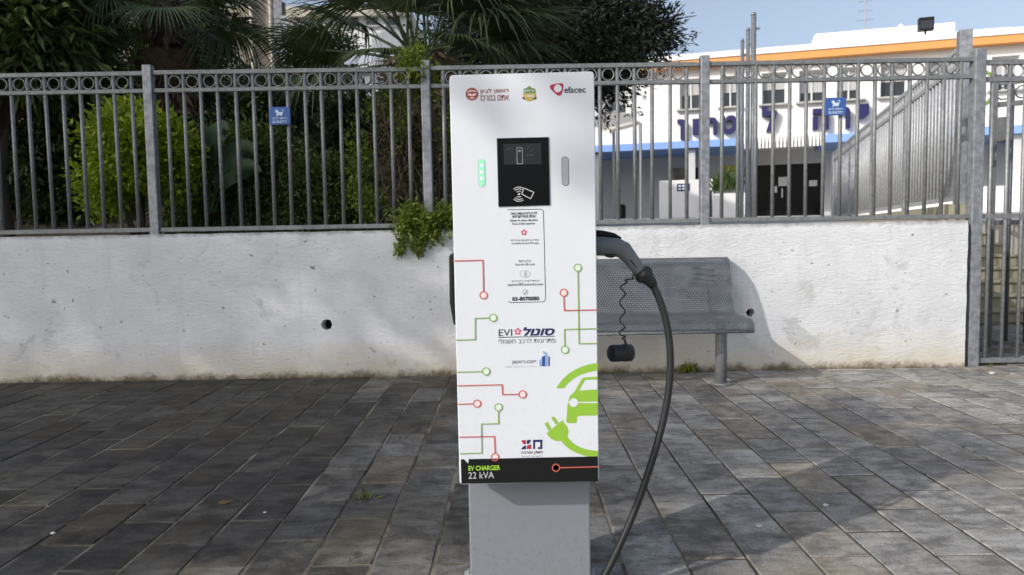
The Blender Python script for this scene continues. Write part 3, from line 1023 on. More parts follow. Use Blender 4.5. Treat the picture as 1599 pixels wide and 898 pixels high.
# light garden path and its kerb
pth = MB()
q = [at(446, 214, 14), at(510, 231, 12.2), at(560, 245, 11), at(560, 252, 10.8), at(500, 238, 12), at(446, 222, 13.6)]
path_pts = [(v.x, v.y, v.z) for v in q]
gk = thing('garden_kerb', (q[0].x, q[0].y, yz(13)), 'pale sunlit stone kerb above the dark hedge', 'kerb')
pth.prism(path_pts, (0, 0, -.25)); pth.build('coping', M['beigelt'], gk)
mb = MB(); mb.prism([(v.x, v.y + .02, v.z - .26) for v in q], (0, 0, -1.2)); mb.build('base', M['greyblock'], gk)

# ------------------------------------------------------------------ vegetation
def leaves_mesh(name, P, D, N, Ls, Ws, mat, fold=.25):
    """P base points, D directions, N normals, Ls lengths, Ws widths; rhombic folded leaves"""
    n = len(P)
    D = D / np.linalg.norm(D, axis=1, keepdims=True)
    S = np.cross(D, N)
    S /= np.linalg.norm(S, axis=1, keepdims=True) + 1e-9
    Nn = np.cross(S, D)
    L_, W_ = Ls[:, None], Ws[:, None]
    mid = P + D * L_ * .45
    v = np.empty((n, 4, 3))
    v[:, 0] = P
    v[:, 1] = mid + S * W_ * .5 + Nn * W_ * fold
    v[:, 2] = P + D * L_
    v[:, 3] = mid - S * W_ * .5 + Nn * W_ * fold
    idx = np.arange(n * 4).reshape(n, 4)
    tris = np.concatenate([idx[:, [0, 1, 2]], idx[:, [0, 2, 3]]], axis=1).reshape(-1)
    me = bpy.data.meshes.new(name)
    me.vertices.add(n * 4)
    me.vertices.foreach_set('co', v.reshape(-1))
    me.loops.add(n * 6)
    me.loops.foreach_set('vertex_index', tris.astype(np.int32))
    me.polygons.add(n * 2)
    me.polygons.foreach_set('loop_start', np.arange(0, n * 6, 3, dtype=np.int32))
    me.materials.append(mat)
    me.update(calc_edges=True)
    return me


def rand_dirs(n):
    d = nrg.normal(size=(n, 3))
    return d / np.linalg.norm(d, axis=1, keepdims=True)


def crown_points(c, r, nclump, per, clump_r, shell=.55, flat_bottom=None):
    """clumped points through an ellipsoid"""
    d = rand_dirs(nclump)
    rad = shell + (1 - shell) * nrg.random(nclump) ** .6
    inner = nrg.random(nclump) < .25
    rad[inner] = nrg.random(inner.sum()) * shell
    bump_ = 1 + .18 * np.sin(d[:, 0] * 5 + c[0]) * np.cos(d[:, 2] * 6 + c[1])
    cc = np.array(c) + d * np.array(r) * (rad * bump_)[:, None]
    if flat_bottom is not None:
        cc = cc[cc[:, 2] > flat_bottom]
    m = len(cc)
    P = np.repeat(cc, per, axis=0) + nrg.normal(size=(m * per, 3)) * clump_r * .5
    out = P - np.repeat(cc, per, axis=0) + .4 * (P - np.array(c)) / np.linalg.norm(P - np.array(c), axis=1, keepdims=True) * clump_r
    return P, out, cc


def foliage(name, blobs, mat, L0, W0, droop=.0, parent=None, up=.6, fold=.25):
    """blobs: (centre, radii, nclump, per, clump_r)"""
    Ps, Os, Cs = [], [], []
    for (c, r, nc, per, cr) in blobs:
        P, O, cc = crown_points(c, r, nc, per, cr)
        Ps.append(P); Os.append(O); Cs.append(cc)
    P, O = np.concatenate(Ps), np.concatenate(Os)
    n = len(P)
    D = O / (np.linalg.norm(O, axis=1, keepdims=True) + 1e-9) + rand_dirs(n) * .7
    D[:, 2] -= droop
    N = rand_dirs(n) * .8
    N[:, 2] += up
    Ls = L0 * (.6 + .8 * nrg.random(n))
    Ws = W0 * (.6 + .8 * nrg.random(n))
    org = np.array(parent_world(parent)) if parent else np.zeros(3)
    me = leaves_mesh(name, P - org, D, N, Ls, Ws, mat, fold)
    return link_mesh(name, me, parent), np.concatenate(Cs)


def limbs(base, top, targets, r0, mat, parent, name='trunk'):
    mb = MB()
    base, top = Vector(base), Vector(top)
    mid = base.lerp(top, .5) + Vector((rng.uniform(-.1, .1), rng.uniform(-.1, .1), 0))
    mb.tube([base, base + Vector((0, 0, .05)), mid, top], [r0 * 1.25, r0, r0 * .8, r0 * .6], 10)
    for tpt in targets:
        tpt = Vector(tpt)
        s = mid.lerp(top, rng.uniform(.3, 1.0))
        m = s.lerp(tpt, .5) + Vector((rng.uniform(-.2, .2), rng.uniform(-.2, .2), .15))
        mb.tube([s, m, tpt], [r0 * .42, r0 * .26, r0 * .06], 6)
    return mb.build(name, mat, parent, True)


def tree(name, label, base, trunk_h, r0, blobs, mat, L0, W0, group=None, droop=0.0, trunk=None, cat='tree', up=.6):
    t = thing(name, base, label, cat, group)
    crown, cc = foliage('crown', blobs, mat, L0, W0, droop, t, up)
    pick = [cc[i] for i in nrg.choice(len(cc), min(14, len(cc)), replace=False)]
    limbs(base, (base[0] + rng.uniform(-.1, .1), base[1], base[2] + trunk_h), pick, r0, trunk or M['trunk'], t)
    return t


def B(px, py, Y, rx_px, ry_px, rz=None, nc=120, per=40, cr=.25):
    """ellipsoid crown from picture size at distance Y"""
    c = at(px, py, Y)
    k = Y / FPX
    return (tuple(c), (rx_px * k, (rz if rz else rx_px * k), ry_px * k), nc, per, cr)


# broad-leaved tree at the street side of the garden
c = at(30, 20, 7.6)
tree('broadleaf_tree', 'dense dark green long leaved tree filling the garden corner by the far fence post', (c.x - .5, 7.9, 1.06), 1.4, .12,
     [B(20, 20, 7.7, 128, 92, .9, 150, 60, .30), B(-90, -60, 8.0, 170, 150, 1.1, 130, 50, .32), B(95, -25, 8.0, 80, 70, .6, 60, 50, .25)], M['lf_tree'], .17, .042, droop=.25)

# bright bush behind the second post, hedge, big leaves
t = thing('pittosporum_bush', (at(215, 330, 6.9).x, 6.9, 1.06), 'bright yellow green rounded bush behind the bars', 'bush')
foliage('crown', [B(210, 235, 6.9, 66, 66, .42, 150, 46, .11), B(268, 250, 7.0, 40, 66, .35, 60, 46, .11), B(165, 290, 6.9, 42, 48, .35, 50, 40, .11)], M['lf_bush'], .05, .032, 0, t, up=1.2)
foliage('young_shoots', [B(205, 205, 6.85, 60, 40, .40, 60, 12, .08), B(265, 225, 6.9, 36, 46, .3, 30, 12, .08)], M['lf_bush'], .085, .04, -.3, t, up=.5)
mb = MB()
for k in range(6):
    a = t.location + Vector((rng.uniform(-.08, .08), rng.uniform(-.08, .08), 0))
    b = a + Vector((rng.uniform(-.3, .3), rng.uniform(-.15, .15), rng.uniform(.4, .75)))
    mb.tube([a, a.lerp(b, .5) + Vector((0, 0, .08)), b], [.02, .014, .005], 5)
mb.build('stem', M['trunk'], t, True)

t = thing('clipped_hedge', (at(400, 330, 8).x, 7.6, 1.06), 'dark green clipped hedge with a sloping top behind the fence', 'hedge')
bl_ = []
for px, py in ((330, 250), (372, 240), (410, 245), (450, 262), (490, 280), (530, 298), (560, 305), (350, 310), (420, 315), (480, 325), (540, 330), (295, 320)):
    bl_.append(B(px, py, 7.6 + rng.uniform(-.2, .3), 42, 48, .4, 34, 60, .13))
foliage('crown', bl_, M['lf_hedge'], .05, .026, 0, t, up=.9)
mb = MB()
for px in (310, 350, 390, 430, 470, 510, 550):
    p = at(px, 335, 7.7)
    mb.tube([(p.x, 7.7, 1.04), (p.x + .05, 7.7, 1.45)], [.03, .015], 6)
mb.build('stem', M['trunk'], t)

# plant with very large smooth leaves
c = at(330, 330, 7.05)
t = thing('giant_leaf_plant', (c.x, 7.05, 1.06), 'plant with huge smooth dark green leaves beside the bright bush', 'plant')
for (bx, mx, my, tx, ty, wd) in ((322, 312, 205, 288, 236, .085), (326, 330, 178, 356, 204, .10), (330, 362, 200, 402, 244, .095), (334, 366, 240, 408, 268, .08), (324, 300, 236, 278, 276, .075), (328, 346, 228, 378, 292, .075), (320, 322, 222, 316, 190, .07)):
    yo = rng.uniform(-.12, .2)
    a, m_, b = at(bx, 332, 7.05), at(mx, my, 7.05 + yo), at(tx, ty, 7.05 + yo * 1.6 - .1)
    mb = MB()
    n = 15
    vs_ = []
    for i in range(n):
        s = i / (n - 1)
        p = a * (1 - s) ** 2 + m_ * (2 * s * (1 - s)) + b * s * s
        dv = ((m_ - a) * (1 - s) + (b - m_) * s).normalized()
        side = dv.cross(Vector((.25, 1, .2))).normalized()
        up_ = side.cross(dv)
        if up_.z < 0: up_ = -up_
        w_ = wd * max(0, math.sin(PI * max(0, (s - .22) / .78)) ** .7) + .007
        for f_ in (-1, -.5, 0, .5, 1):
            vs_.append(p + side * w_ * f_ + up_ * (w_ * .35 * abs(f_) - (.03 * (1 - abs(f_)) if f_ == 0 else 0) * .3))
    fs_ = [(5 * i + j, 5 * i + j + 1, 5 * i + j + 6, 5 * i + j + 5) for i in range(n - 1) for j in range(4)]
    mb.add(vs_, fs_)
    mb.build('leaf', M['lf_big'], t, True)


# fan palms
def fan_mesh(name, R, nseg, spread, droop, seed, mat):
    r = random.Random(seed)
    mb = MB()
    for k in range(nseg):
        th = -spread / 2 + spread * k / (nseg - 1)
        ln = R * (.78 + .22 * math.cos(th * .8)) * r.uniform(.93, 1.05)
        dth = spread / (nseg - 1) * .52
        d = Vector((math.sin(th), math.cos(th), 0))
        sd_ = Vector((math.cos(th), -math.sin(th), 0))
        vs_ = []
        steps = 6
        dr_ = droop * r.uniform(.5, 1.5)
        for i in range(steps):
            s = i / (steps - 1)
            rr = .05 + (ln - .05) * s
            w_ = min(rr * math.tan(dth), R * .5 * math.tan(dth)) * (1 if s < .55 else max(.05, (1 - s) / .45))
            z = -dr_ * max(0, s - .35) ** 2 * ln + .10 * R * math.sin(s * 2.2) - .12 * abs(th) * s * R * .25
            p = d * rr + Vector((0, 0, z))
            vs_ += [p - sd_ * w_, p + Vector((0, 0, w_ * .55)), p + sd_ * w_]
        fs_ = []
        for i in range(steps - 1):
            fs_ += [(3 * i, 3 * i + 1, 3 * i + 4, 3 * i + 3), (3 * i + 1, 3 * i + 2, 3 * i + 5, 3 * i + 4)]
        mb.add(vs_, fs_)
    mb.tube([(0, -R * 1.0, -.05 * R), (0, -R * .4, .0), (0, .1, .0)], [.022, .016, .01], 5)
    return mb.mesh(name, mat)


FANS = [fan_mesh('frond', 1.0, 50, 3.3, .6, 1, M['lf_palm']), fan_mesh('frond', 1.05, 52, 3.0, .4, 2, M['lf_palm']), fan_mesh('frond', .9, 44, 3.6, 1.1, 3, M['lf_palm'])]
DEAD = fan_mesh('dead_frond', .7, 26, 2.4, 2.2, 5, M['deadleaf'])


def palm(name, label, base, head, r0, r1, fronds, dead=10, scale=1.0):
    t = thing(name, base, label, 'palm tree')
    base, head = Vector(base), Vector(head)
    mb = MB()
    n = 14
    pts, rad = [], []
    for i in range(n):
        s = i / (n - 1)
        pts.append(base.lerp(head, s) + Vector((.03 * math.sin(s * 9), .03 * math.cos(s * 7), 0)))
        rad.append((r0 + (r1 - r0) * s) * (1.0 + .08 * (i % 2)))
    mb.tube(pts, rad, 14)
    tr = mb.build('trunk', M['palmtrunk'], t, True)
    # old leaf bases and hanging fibre
    P = []; D = []
    m = 420
    s = nrg.random(m); th = nrg.random(m) * 2 * PI
    axis = np.array(base)[None] + (np.array(head) - np.array(base))[None] * s[:, None]
    rr = r0 + (r1 - r0) * s
    P = axis + np.stack([np.cos(th) * rr, np.sin(th) * rr, np.zeros(m)], 1) * 1.02
    D = np.stack([np.cos(th) * .5, np.sin(th) * .5, nrg.normal(size=m) * .5 - .5], 1)
    me = leaves_mesh('fibre', P - np.array(base), D, rand_dirs(m), .12 + .22 * nrg.random(m), .03 + .05 * nrg.random(m), M['deadleaf'])
    link_mesh('fibre', me, t)
    for (az, el, sc, k) in fronds:
        d = Vector((math.cos(el) * math.cos(az), math.cos(el) * math.sin(az), math.sin(el)))
        # local +Y is the frond axis
        zax = Vector((0, 0, 1)) - d * d.z
        zax = zax.normalized() if zax.length > .05 else Vector((0, -1, 0))
        xax = d.cross(zax)
        mt = Matrix((xax, d, zax)).transposed().to_euler()
        ln = .95 * sc * scale
        link_mesh('frond', FANS[k % 3], t, head - base + d * ln, (mt.x + rng.uniform(-.1, .1), mt.y + rng.uniform(-.2, .2), mt.z), (sc * scale,) * 3)
    for k in range(dead):
        az = 2 * PI * k / dead + rng.uniform(-.2, .2)
        el = -1.2 + rng.uniform(-.15, .3)
        d = Vector((math.cos(el) * math.cos(az), math.cos(el) * math.sin(az), math.sin(el)))
        zax = (Vector((0, 0, 1)) - d * d.z).normalized()
        xax = d.cross(zax)
        mt = Matrix((xax, d, zax)).transposed().to_euler()
        link_mesh('dead_frond', DEAD, t, head - base + d * .55 * scale + Vector((0, 0, -.1)), mt, (scale * .8,) * 3)
    return t


hd = at(655, 84, 7.9)
fr = []
for az, el, sc, k in ((PI, .04, 1.05, 0), (PI * 1.03, -.24, .95, 2), (PI * 1.1, 1.05, 1.05, 1), (PI * .93, .80, 1.1, 0),
                      (0, .35, 1.0, 1), (.1, -.02, .95, 0), (-.15, -.25, .85, 2), (-.3, .6, 1.05, 1), (.35, .45, 1.0, 0), (-.5, .15, .9, 2),
                      (-PI / 2, .95, 1.0, 1), (-PI / 2 - .4, .85, .9, 0), (-PI / 2 + .45, .45, .9, 2), (PI / 2, .8, 1.0, 1), (PI / 2 + .3, .75, 1.0, 0), (PI / 2 - .5, .4, 1.0, 2), (-PI / 2 + .2, 1.3, 1.0, 1), (0, 1.0, 1.0, 2),
                      (-PI / 2 - .2, -.2, .5, 2), (PI * 1.35, -.2, .65, 0), (-.85, -.1, .75, 1),
                      (PI * 1.15, .5, .9, 1), (-PI / 2 - .35, .42, .75, 0), (-PI / 2 + .1, .6, .9, 1), (-PI / 2 + .8, .35, .85, 2), (-PI / 2 - .8, .68, .85, 0), (.2, .22, 1.05, 1), (-.25, .12, 1.0, 0), (PI * .9, .42, 1.0, 2)):
    fr.append((az + rng.uniform(-.08, .08), el, sc, k))
palm('fan_palm', 'large green fan palm with shaggy brown trunk rising behind the vine covered post', (hd.x - .05, 7.9, 1.06), hd, .30, .22, fr, 7, .9)
hd = at(255, 5, 8.6)
fr = [(az + rng.uniform(-.1, .1), el, sc, k) for az, el, sc, k in ((0, .2, .9, 0), (.2, -.3, .8, 1), (-.2, -.6, .8, 2), (PI, .1, 1, 1), (PI + .2, -.4, .95, 2), (-PI / 2, .3, .9, 0), (-PI / 2 + .5, -.35, .9, 1),
                                     (-PI / 2 - .5, -.3, .9, 2), (PI / 2, .3, 1, 0), (PI / 2 + .7, -.2, 1, 1), (PI / 2 - .7, -.2, 1, 2), (0, .8, 1, 0), (PI, .8, 1, 1), (-PI / 2, .9, 1, 2), (-.6, -.1, 1, 0), (PI + .7, .4, .9, 1), (-.35, .35, 1, 2), (.15, -.7, .9, 0))]
palm('drooping_palm', 'dark palm with drooping fronds and dry hanging leaves in front of the beige block', (hd.x + .05, 8.6, 1.08), hd, .17, .15, fr, 6, .8)

# grey-green olive tree
c = at(850, 330, 10)
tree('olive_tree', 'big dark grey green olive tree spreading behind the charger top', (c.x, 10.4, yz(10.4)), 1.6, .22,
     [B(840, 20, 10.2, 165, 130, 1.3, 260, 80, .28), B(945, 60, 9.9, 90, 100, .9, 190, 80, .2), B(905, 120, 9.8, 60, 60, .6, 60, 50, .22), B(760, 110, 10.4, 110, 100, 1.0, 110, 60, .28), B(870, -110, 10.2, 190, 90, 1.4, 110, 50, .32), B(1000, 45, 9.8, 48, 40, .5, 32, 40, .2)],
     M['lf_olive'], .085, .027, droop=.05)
# sprays at its edge
ot = bpy.data.objects['olive_tree']
mb = MB(); Ps = []; Ds = []
for (ax, ay, bx, by) in ((985, 55, 1058, 8), (990, 70, 1075, 25), (1000, 80, 1084, 52), (985, 90, 1070, 78), (960, 120, 1040, 130), (950, 150, 1000, 180), (990, 60, 1030, 30), (1000, 75, 1080, 68), (980, 100, 1050, 100), (960, 20, 1010, 5), (930, 160, 950, 195), (985, 65, 1050, 50), (990, 75, 1062, 45)):
    a, b = at(ax, ay, 9.8), at(bx, by, 9.7 + rng.uniform(-.2, .2))
    m = a.lerp(b, .5) + Vector((0, 0, .05))
    mb.tube([a, m, b], [.012, .008, .003], 5)
    for k in range(70):
        s = rng.random() ** .8
        p = (a.lerp(m, s * 2) if s < .5 else m.lerp(b, s * 2 - 1)) + Vector((rng.gauss(0, .05), rng.gauss(0, .05), rng.gauss(0, .05)))
        Ps.append(p); Ds.append((b - a).normalized() + Vector((rng.gauss(0, .7), rng.gauss(0, .7), rng.gauss(0, .7))))
mb.build('twig', M['trunk'], ot)
n = len(Ps)
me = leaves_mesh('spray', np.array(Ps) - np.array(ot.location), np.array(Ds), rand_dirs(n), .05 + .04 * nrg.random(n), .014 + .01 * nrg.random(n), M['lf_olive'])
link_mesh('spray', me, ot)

# vine on the fence and hanging over the wall
vt = thing('climbing_vine', (at(655, 345, 5.85).x, 5.87, WTOP), 'green climbing vine on the fence post, hanging over the wall edge', 'vine')
bl_ = [B(650, 100, 5.80, 26, 24, .10, 22, 30, .06), B(655, 130, 5.84, 26, 24, .10, 18, 26, .06), B(622, 180, 5.92, 12, 60, .08, 18, 24, .06), B(600, 150, 5.95, 26, 22, .08, 12, 24, .06), B(560, 230, 5.95, 16, 50, .10, 16, 22, .06), B(580, 320, 5.92, 24, 22, .10, 18, 24, .06), B(555, 290, 6.0, 16, 40, .1, 10, 22, .06),
       B(652, 346, 5.70, 34, 15, .09, 30, 30, .06), B(690, 342, 5.72, 22, 22, .09, 22, 30, .06), B(640, 368, 5.67, 16, 16, .05, 14, 24, .05), B(668, 366, 5.67, 24, 10, .05, 14, 24, .045), B(625, 385, 5.67, 6, 17, .03, 8, 18, .03), B(652, 388, 5.67, 6, 16, .03, 8, 18, .03), B(634, 330, 5.72, 20, 12, .06, 10, 22, .05), B(700, 190, 5.9, 14, 60, .1, 14, 22, .06)]
foliage('leaves', bl_, M['lf_vine'], .036, .02, .1, vt, up=.5)
mb = MB()
for k in range(12):
    x = at(rng.uniform(590, 690), 300, 5.86).x
    pts = [Vector((x + rng.uniform(-.08, .08), 5.86 + rng.uniform(-.04, .06), WTOP + j * .2)) for j in range(7)]
    mb.tube(pts, .006, 5)
mb.build('stem', M['trunk'], vt)
# dry twigs and dead fibre behind the post
t = thing('dry_shrub', (at(640, 330, 6.4).x, 6.4, 1.06), 'brown dry twiggy shrub behind the vine covered bars', 'shrub')
foliage('twigs', [B(640, 240, 6.4, 46, 90, .35, 70, 44, .16), B(690, 230, 6.5, 40, 90, .35, 50, 44, .16)], M['deadleaf'], .10, .008, .2, t)
foliage('leaves', [B(645, 240, 6.5, 52, 95, .35, 60, 40, .16)], M['lf_dark'], .06, .03, .2, t)
mb = MB()
for k in range(14):
    a = Vector((t.location.x + rng.uniform(-.12, .2), 6.4 + rng.uniform(-.1, .2), 1.05))
    b = a + Vector((rng.uniform(-.25, .25), rng.uniform(-.1, .1), rng.uniform(.5, 1.1)))
    mb.tube([a, a.lerp(b, .5) + Vector((.04, 0, .05)), b], [.012, .008, .003], 5)
mb.build('stem', M['trunk'], t)

# dark planting that closes the view at the back of the garden
back = [(-60, 190, 9.6, 150, 150, 'tall dark evergreen shrub at the garden corner'), (110, 215, 9.4, 105, 130, 'dark evergreen shrub behind the bright bush'), (235, 130, 11.5, 120, 150, 'dark evergreen tree behind the drooping palm'),
        (470, 190, 17, 60, 70, 'round dark shrub below the beige block'), (560, 240, 11.0, 80, 90, 'dark shrub beside the shaggy palm trunk'),
        (700, 230, 10.8, 110, 120, 'dark shrub mass hidden behind the charger'), (285, 60, 13.5, 55, 110, 'dark evergreen tree beside the beige block'), (395, 180, 16, 40, 60, 'small dark shrub at the foot of the beige block'), (500, 95, 24, 60, 42, 'distant olive green treetop before the white block'), (800, 250, 12.5, 80, 100, 'dark shrub under the olive tree')]
for (px, py, Y, rx, ry, lab) in back:
    c = at(px, py, Y)
    k = Y / FPX
    gz = yz(Y)
    t = thing('evergreen_shrub', (c.x, Y, gz), lab, 'shrub', 'dark planting at the back of the garden')
    rzz = max(ry * k, (c.z - gz) * .6)
    foliage('crown', [((c.x, Y, c.z), (rx * k, rx * k * .8, ry * k), 170, 60, .22 * k * 100), ((c.x, Y + .1, gz + (c.z - gz) * .45), (rx * k * .9, rx * k * .7, (c.z - gz) * .5 + .1), 80, 50, .22 * k * 100)], M['lf_dark'] if 'olive' not in lab else M['lf_tree'], .13, .05, .1, t)
    limbs((c.x, Y, gz - .03), (c.x, Y, c.z), [(c.x + rng.uniform(-.4, .4), Y, c.z + rng.uniform(0, .4)) for _ in range(4)], .07, M['trunk'], t)

# palm-like potted plant and pots by the entrance
p = fp(5.1, ZG, 1.2)
t = thing('entrance_planter', p, 'tall spiky leaved plant in a white planter before the entrance', 'plant')
o = fbox(4.75, 6.0, ZG, ZG + .95, 1.0, 1.5).build('planter', M['planter'], t)
fbox(4.45, 4.72, ZG, ZG + 1.1, 1.0, 1.3).build('pot', M['pot'], t)
n = 90
P = np.array([fp(4.7 + rng.random() * 1.1, ZG + 1.0, 1.2) for _ in range(n)])
D = rand_dirs(n) * .6; D[:, 2] = np.abs(D[:, 2]) + .7
me = leaves_mesh('leaf', P - np.array(p), D, rand_dirs(n), .6 + .7 * nrg.random(n), .07 + .05 * nrg.random(n), M['lf_tree'])
link_mesh('leaves', me, t)

# street trees on the near side of the road: they shade the garden and speckle the wall
eu, es = Vector((1, -SUN_A, 0)).normalized(), Vector((SUN_A, 1, 0)).normalized()
tanel = math.tan(SUN_EL)


def street_tree(u, s, y0, ru, rv, nc, per, label, cr=.5, extra=(), ls=.24):
    c = eu * u + es * s + Vector((0, 0, y0 - s * tanel))
    b = (c.x, c.y, -.07)
    bl_ = [((c.x, c.y, c.z), (ru, ru, rv), nc, per, cr)]
    for (u2, y2, ru2, rv2, nc2, per2, cr2) in extra:
        e = eu * u2 + es * s + Vector((0, 0, y2 - s * tanel))
        bl_.append((tuple(e), (ru2, ru2, rv2), nc2, per2, cr2))
    t = tree('street_tree', label, b, c.z * .75, .2, bl_, M['lf_tree'], ls, ls * .5, 'street trees behind the viewer')
    return t
street_tree(-5.6, -13, 0.3, 2.6, 1.6, 120, 30, 'leafy street tree shading the paving left of the charger')
street_tree(-7.4, -15, 3.6, 2.6, 2.1, 110, 32, 'tall leafy street tree shading the fence and wall')
street_tree(-11.0, -16, 3.4, 3.0, 4.0, 110, 30, 'large street tree shading the garden palms')
street_tree(-16.0, -17, 3.4, 3.4, 4.2, 110, 30, 'large street tree shading the garden corner')
street_tree(-2.95, -6.5, 1.30, .75, .75, 70, 30, 'young street tree speckling the paving and the charger top', .22, ((-1.68, 2.18, .26, .16, 11, 8, .07), (-2.40, 1.8, .3, .6, 30, 26, .15)), .15)

# ------------------------------------------------------------------ steel bench with real perforations
BX0, BX1 = -.30, 1.612
prof = [(5.665, .872), (5.63, .872), (5.585, .858), (5.54, .815), (5.515, .75), (5.495, .68), (5.475, .60), (5.458, .53), (5.445, .490), (5.415, .474), (5.30, .468), (5.18, .470), (5.10, .474), (5.045, .468), (5.005, .448), (4.985, .42), (4.99, .395)]
pv_ = [Vector((0, y, z)) for y, z in prof]
# arc-length table
acc = [0.0]
for a, b in zip(pv_, pv_[1:]): acc.append(acc[-1] + (b - a).length)


def prof_at(s):
    s = min(max(s, 0), acc[-1])
    for i in range(len(acc) - 1):
        if s <= acc[i + 1]:
            t_ = (s - acc[i]) / (acc[i + 1] - acc[i])
            p = pv_[i].lerp(pv_[i + 1], t_)
            d = (pv_[i + 1] - pv_[i]).normalized()
            return p, Vector((0, -d.z, d.y)) * -1
    return pv_[-1], Vector((0, -1, 0))


bench = thing('steel_bench', (.65, 5.2, 0), 'grey perforated steel bench with curved back standing against the white wall', 'bench')
mb = MB()
CELL = .0185
MARG = .035
ncol = int((BX1 - BX0 - 2 * MARG) / CELL)
cw = (BX1 - BX0 - 2 * MARG) / ncol
s0, s1 = .03, acc[-1] - .02
nrow = int((s1 - s0) / (CELL * .8))
rh = (s1 - s0) / nrow
OCT = [(math.cos(k * PI / 4 + PI / 8), math.sin(k * PI / 4 + PI / 8)) for k in range(8)]
LOGO = (1.20, 1.48, .50, .80)


def bpt(x, s):
    p, _ = prof_at(s)
    return (x, p.y, p.z)


for r_ in range(nrow):
    sa, sb = s0 + r_ * rh, s0 + (r_ + 1) * rh
    off = (r_ % 2) * cw * .5
    zmid = prof_at((sa + sb) / 2)[0].z
    xs = [BX0, BX0 + MARG + off]
    for c in range(ncol - (r_ % 2)):
        xa = BX0 + MARG + off + c * cw
        xb = xa + cw
        xm, sm = (xa + xb) / 2, (sa + sb) / 2
        if LOGO[0] < xm < LOGO[1] and .645 < zmid < .815:
            mb.add([bpt(xa, sa), bpt(xb, sa), bpt(xb, sb), bpt(xa, sb)], [(0, 3, 2, 1)])
            continue
        R_ = CELL * .27
        outer = [bpt(xb, sb), bpt(xm, sb), bpt(xa, sb), bpt(xa, sm), bpt(xa, sa), bpt(xm, sa), bpt(xb, sa), bpt(xb, sm)]
        # hole ring points matching outer order
        inner = [bpt(xm + R_ * math.cos(a), sm + R_ * math.sin(a)) for a in (PI / 4, PI / 2, 3 * PI / 4, PI, 5 * PI / 4, 3 * PI / 2, 7 * PI / 4, 0)]
        mb.add(outer + inner, [(k, (k + 1) % 8, 8 + (k + 1) % 8, 8 + k) for k in range(8)])
    xl, xr = BX0 + MARG + off, BX1 - MARG - (off if r_ % 2 else 0)
    mb.add([bpt(BX0, sa), bpt(xl, sa), bpt(xl, sb), bpt(BX0, sb)], [(0, 3, 2, 1)])
    mb.add([bpt(xr, sa), bpt(BX1, sa), bpt(BX1, sb), bpt(xr, sb)], [(0, 3, 2, 1)])
for (sa, sb) in ((0, s0), (s1, acc[-1])):
    mb.add([bpt(BX0, sa), bpt(BX1, sa), bpt(BX1, sb), bpt(BX0, sb)], [(0, 3, 2, 1)])
sheet = mb.build('seat_shell', M['bench'], bench)
md = sheet.modifiers.new('thick', 'SOLIDIFY'); md.thickness = .003; md.offset = 0
for x in (BX0, BX1):
    MB().tube([(x, q.y, q.z - .0) for q in pv_], .004, 8).build('edge_trim', M['bench'], bench, True)
MB().tube([(BX0, prof[-1][0], prof[-1][1]), (BX1, prof[-1][0], prof[-1][1])], .010, 8).build('front_roll', M['benchleg'], bench, True)
for x in (BX0 + .16, 1.45):
    MB().tube([(x, 5.2, 0), (x, 5.2, .40), (x, 5.22, .465)], .040, 16).build('leg', M['benchleg'], bench, True)
    MB().tube([(x, 5.22, .435), (x, 5.44, .435), (x, 5.49, .47), (x, 5.512, .58), (x, 5.532, .68), (x, 5.565, .78)], .015, 8).build('bracket', M['benchleg'], bench, True)
    MB().tube([(x, 5.2, 0), (x, 5.2, .012)], .075, 16).build('foot_plate', M['benchleg'], bench, True)
MB().tube([(BX0 + .1, 5.22, .44), (BX1 - .1, 5.22, .44)], .018, 8).build('cross_tube', M['benchleg'], bench, True)
# embossed waves and lettering on the back


def back_pt(px, py, off=.006):
    """pixel to the curved back sheet"""
    d = ray(px, py)
    best = None
    for i in range(200):
        s = acc[2] + (acc[7] - acc[2]) * i / 199
        p, nn = prof_at(s)
        t_ = p.y / d.y
        q = _C + d * t_
        e = abs(q.z - p.z)
        if best is None or e < best[0]: best = (e, Vector((q.x, p.y - off, p.z)))
    return best[1]


for y in (418.5, 427, 435):
    pts = []
    for k in range(13):
        s = k / 12
        pts.append(back_pt(1080 + 35 * s, y + 3.0 * (s > 0) * (1 / (1 + math.exp(-10 * (s - .5)))), .003))
    MB().tube(pts, .0035, 6).build('embossed_wave', M['bench'], bench, True)
vs_, fs_ = text_geo('מ.ב.א חוצות', bold=.02, hebrew=True)
mb = MB()
cache = {}
mb.add([back_pt(1076 + 44 * x, 447.5 - 7 * y, .004) for x, y, z in vs_], fs_)
mb.build('embossed_lettering', M['darkgate'], bench)

# ------------------------------------------------------------------ blue signs on the fence
def lion_poly():
    return [(.16, .02), (.30, .02), (.30, .10), (.42, .12), (.60, .12), (.60, .02), (.74, .02), (.74, .16), (.84, .26), (.84, .48), (.70, .58), (.50, .56),
            (.40, .62), (.40, .76), (.30, .88), (.14, .86), (.06, .72), (.10, .60), (.06, .52), (.18, .46), (.24, .34), (.18, .20)]


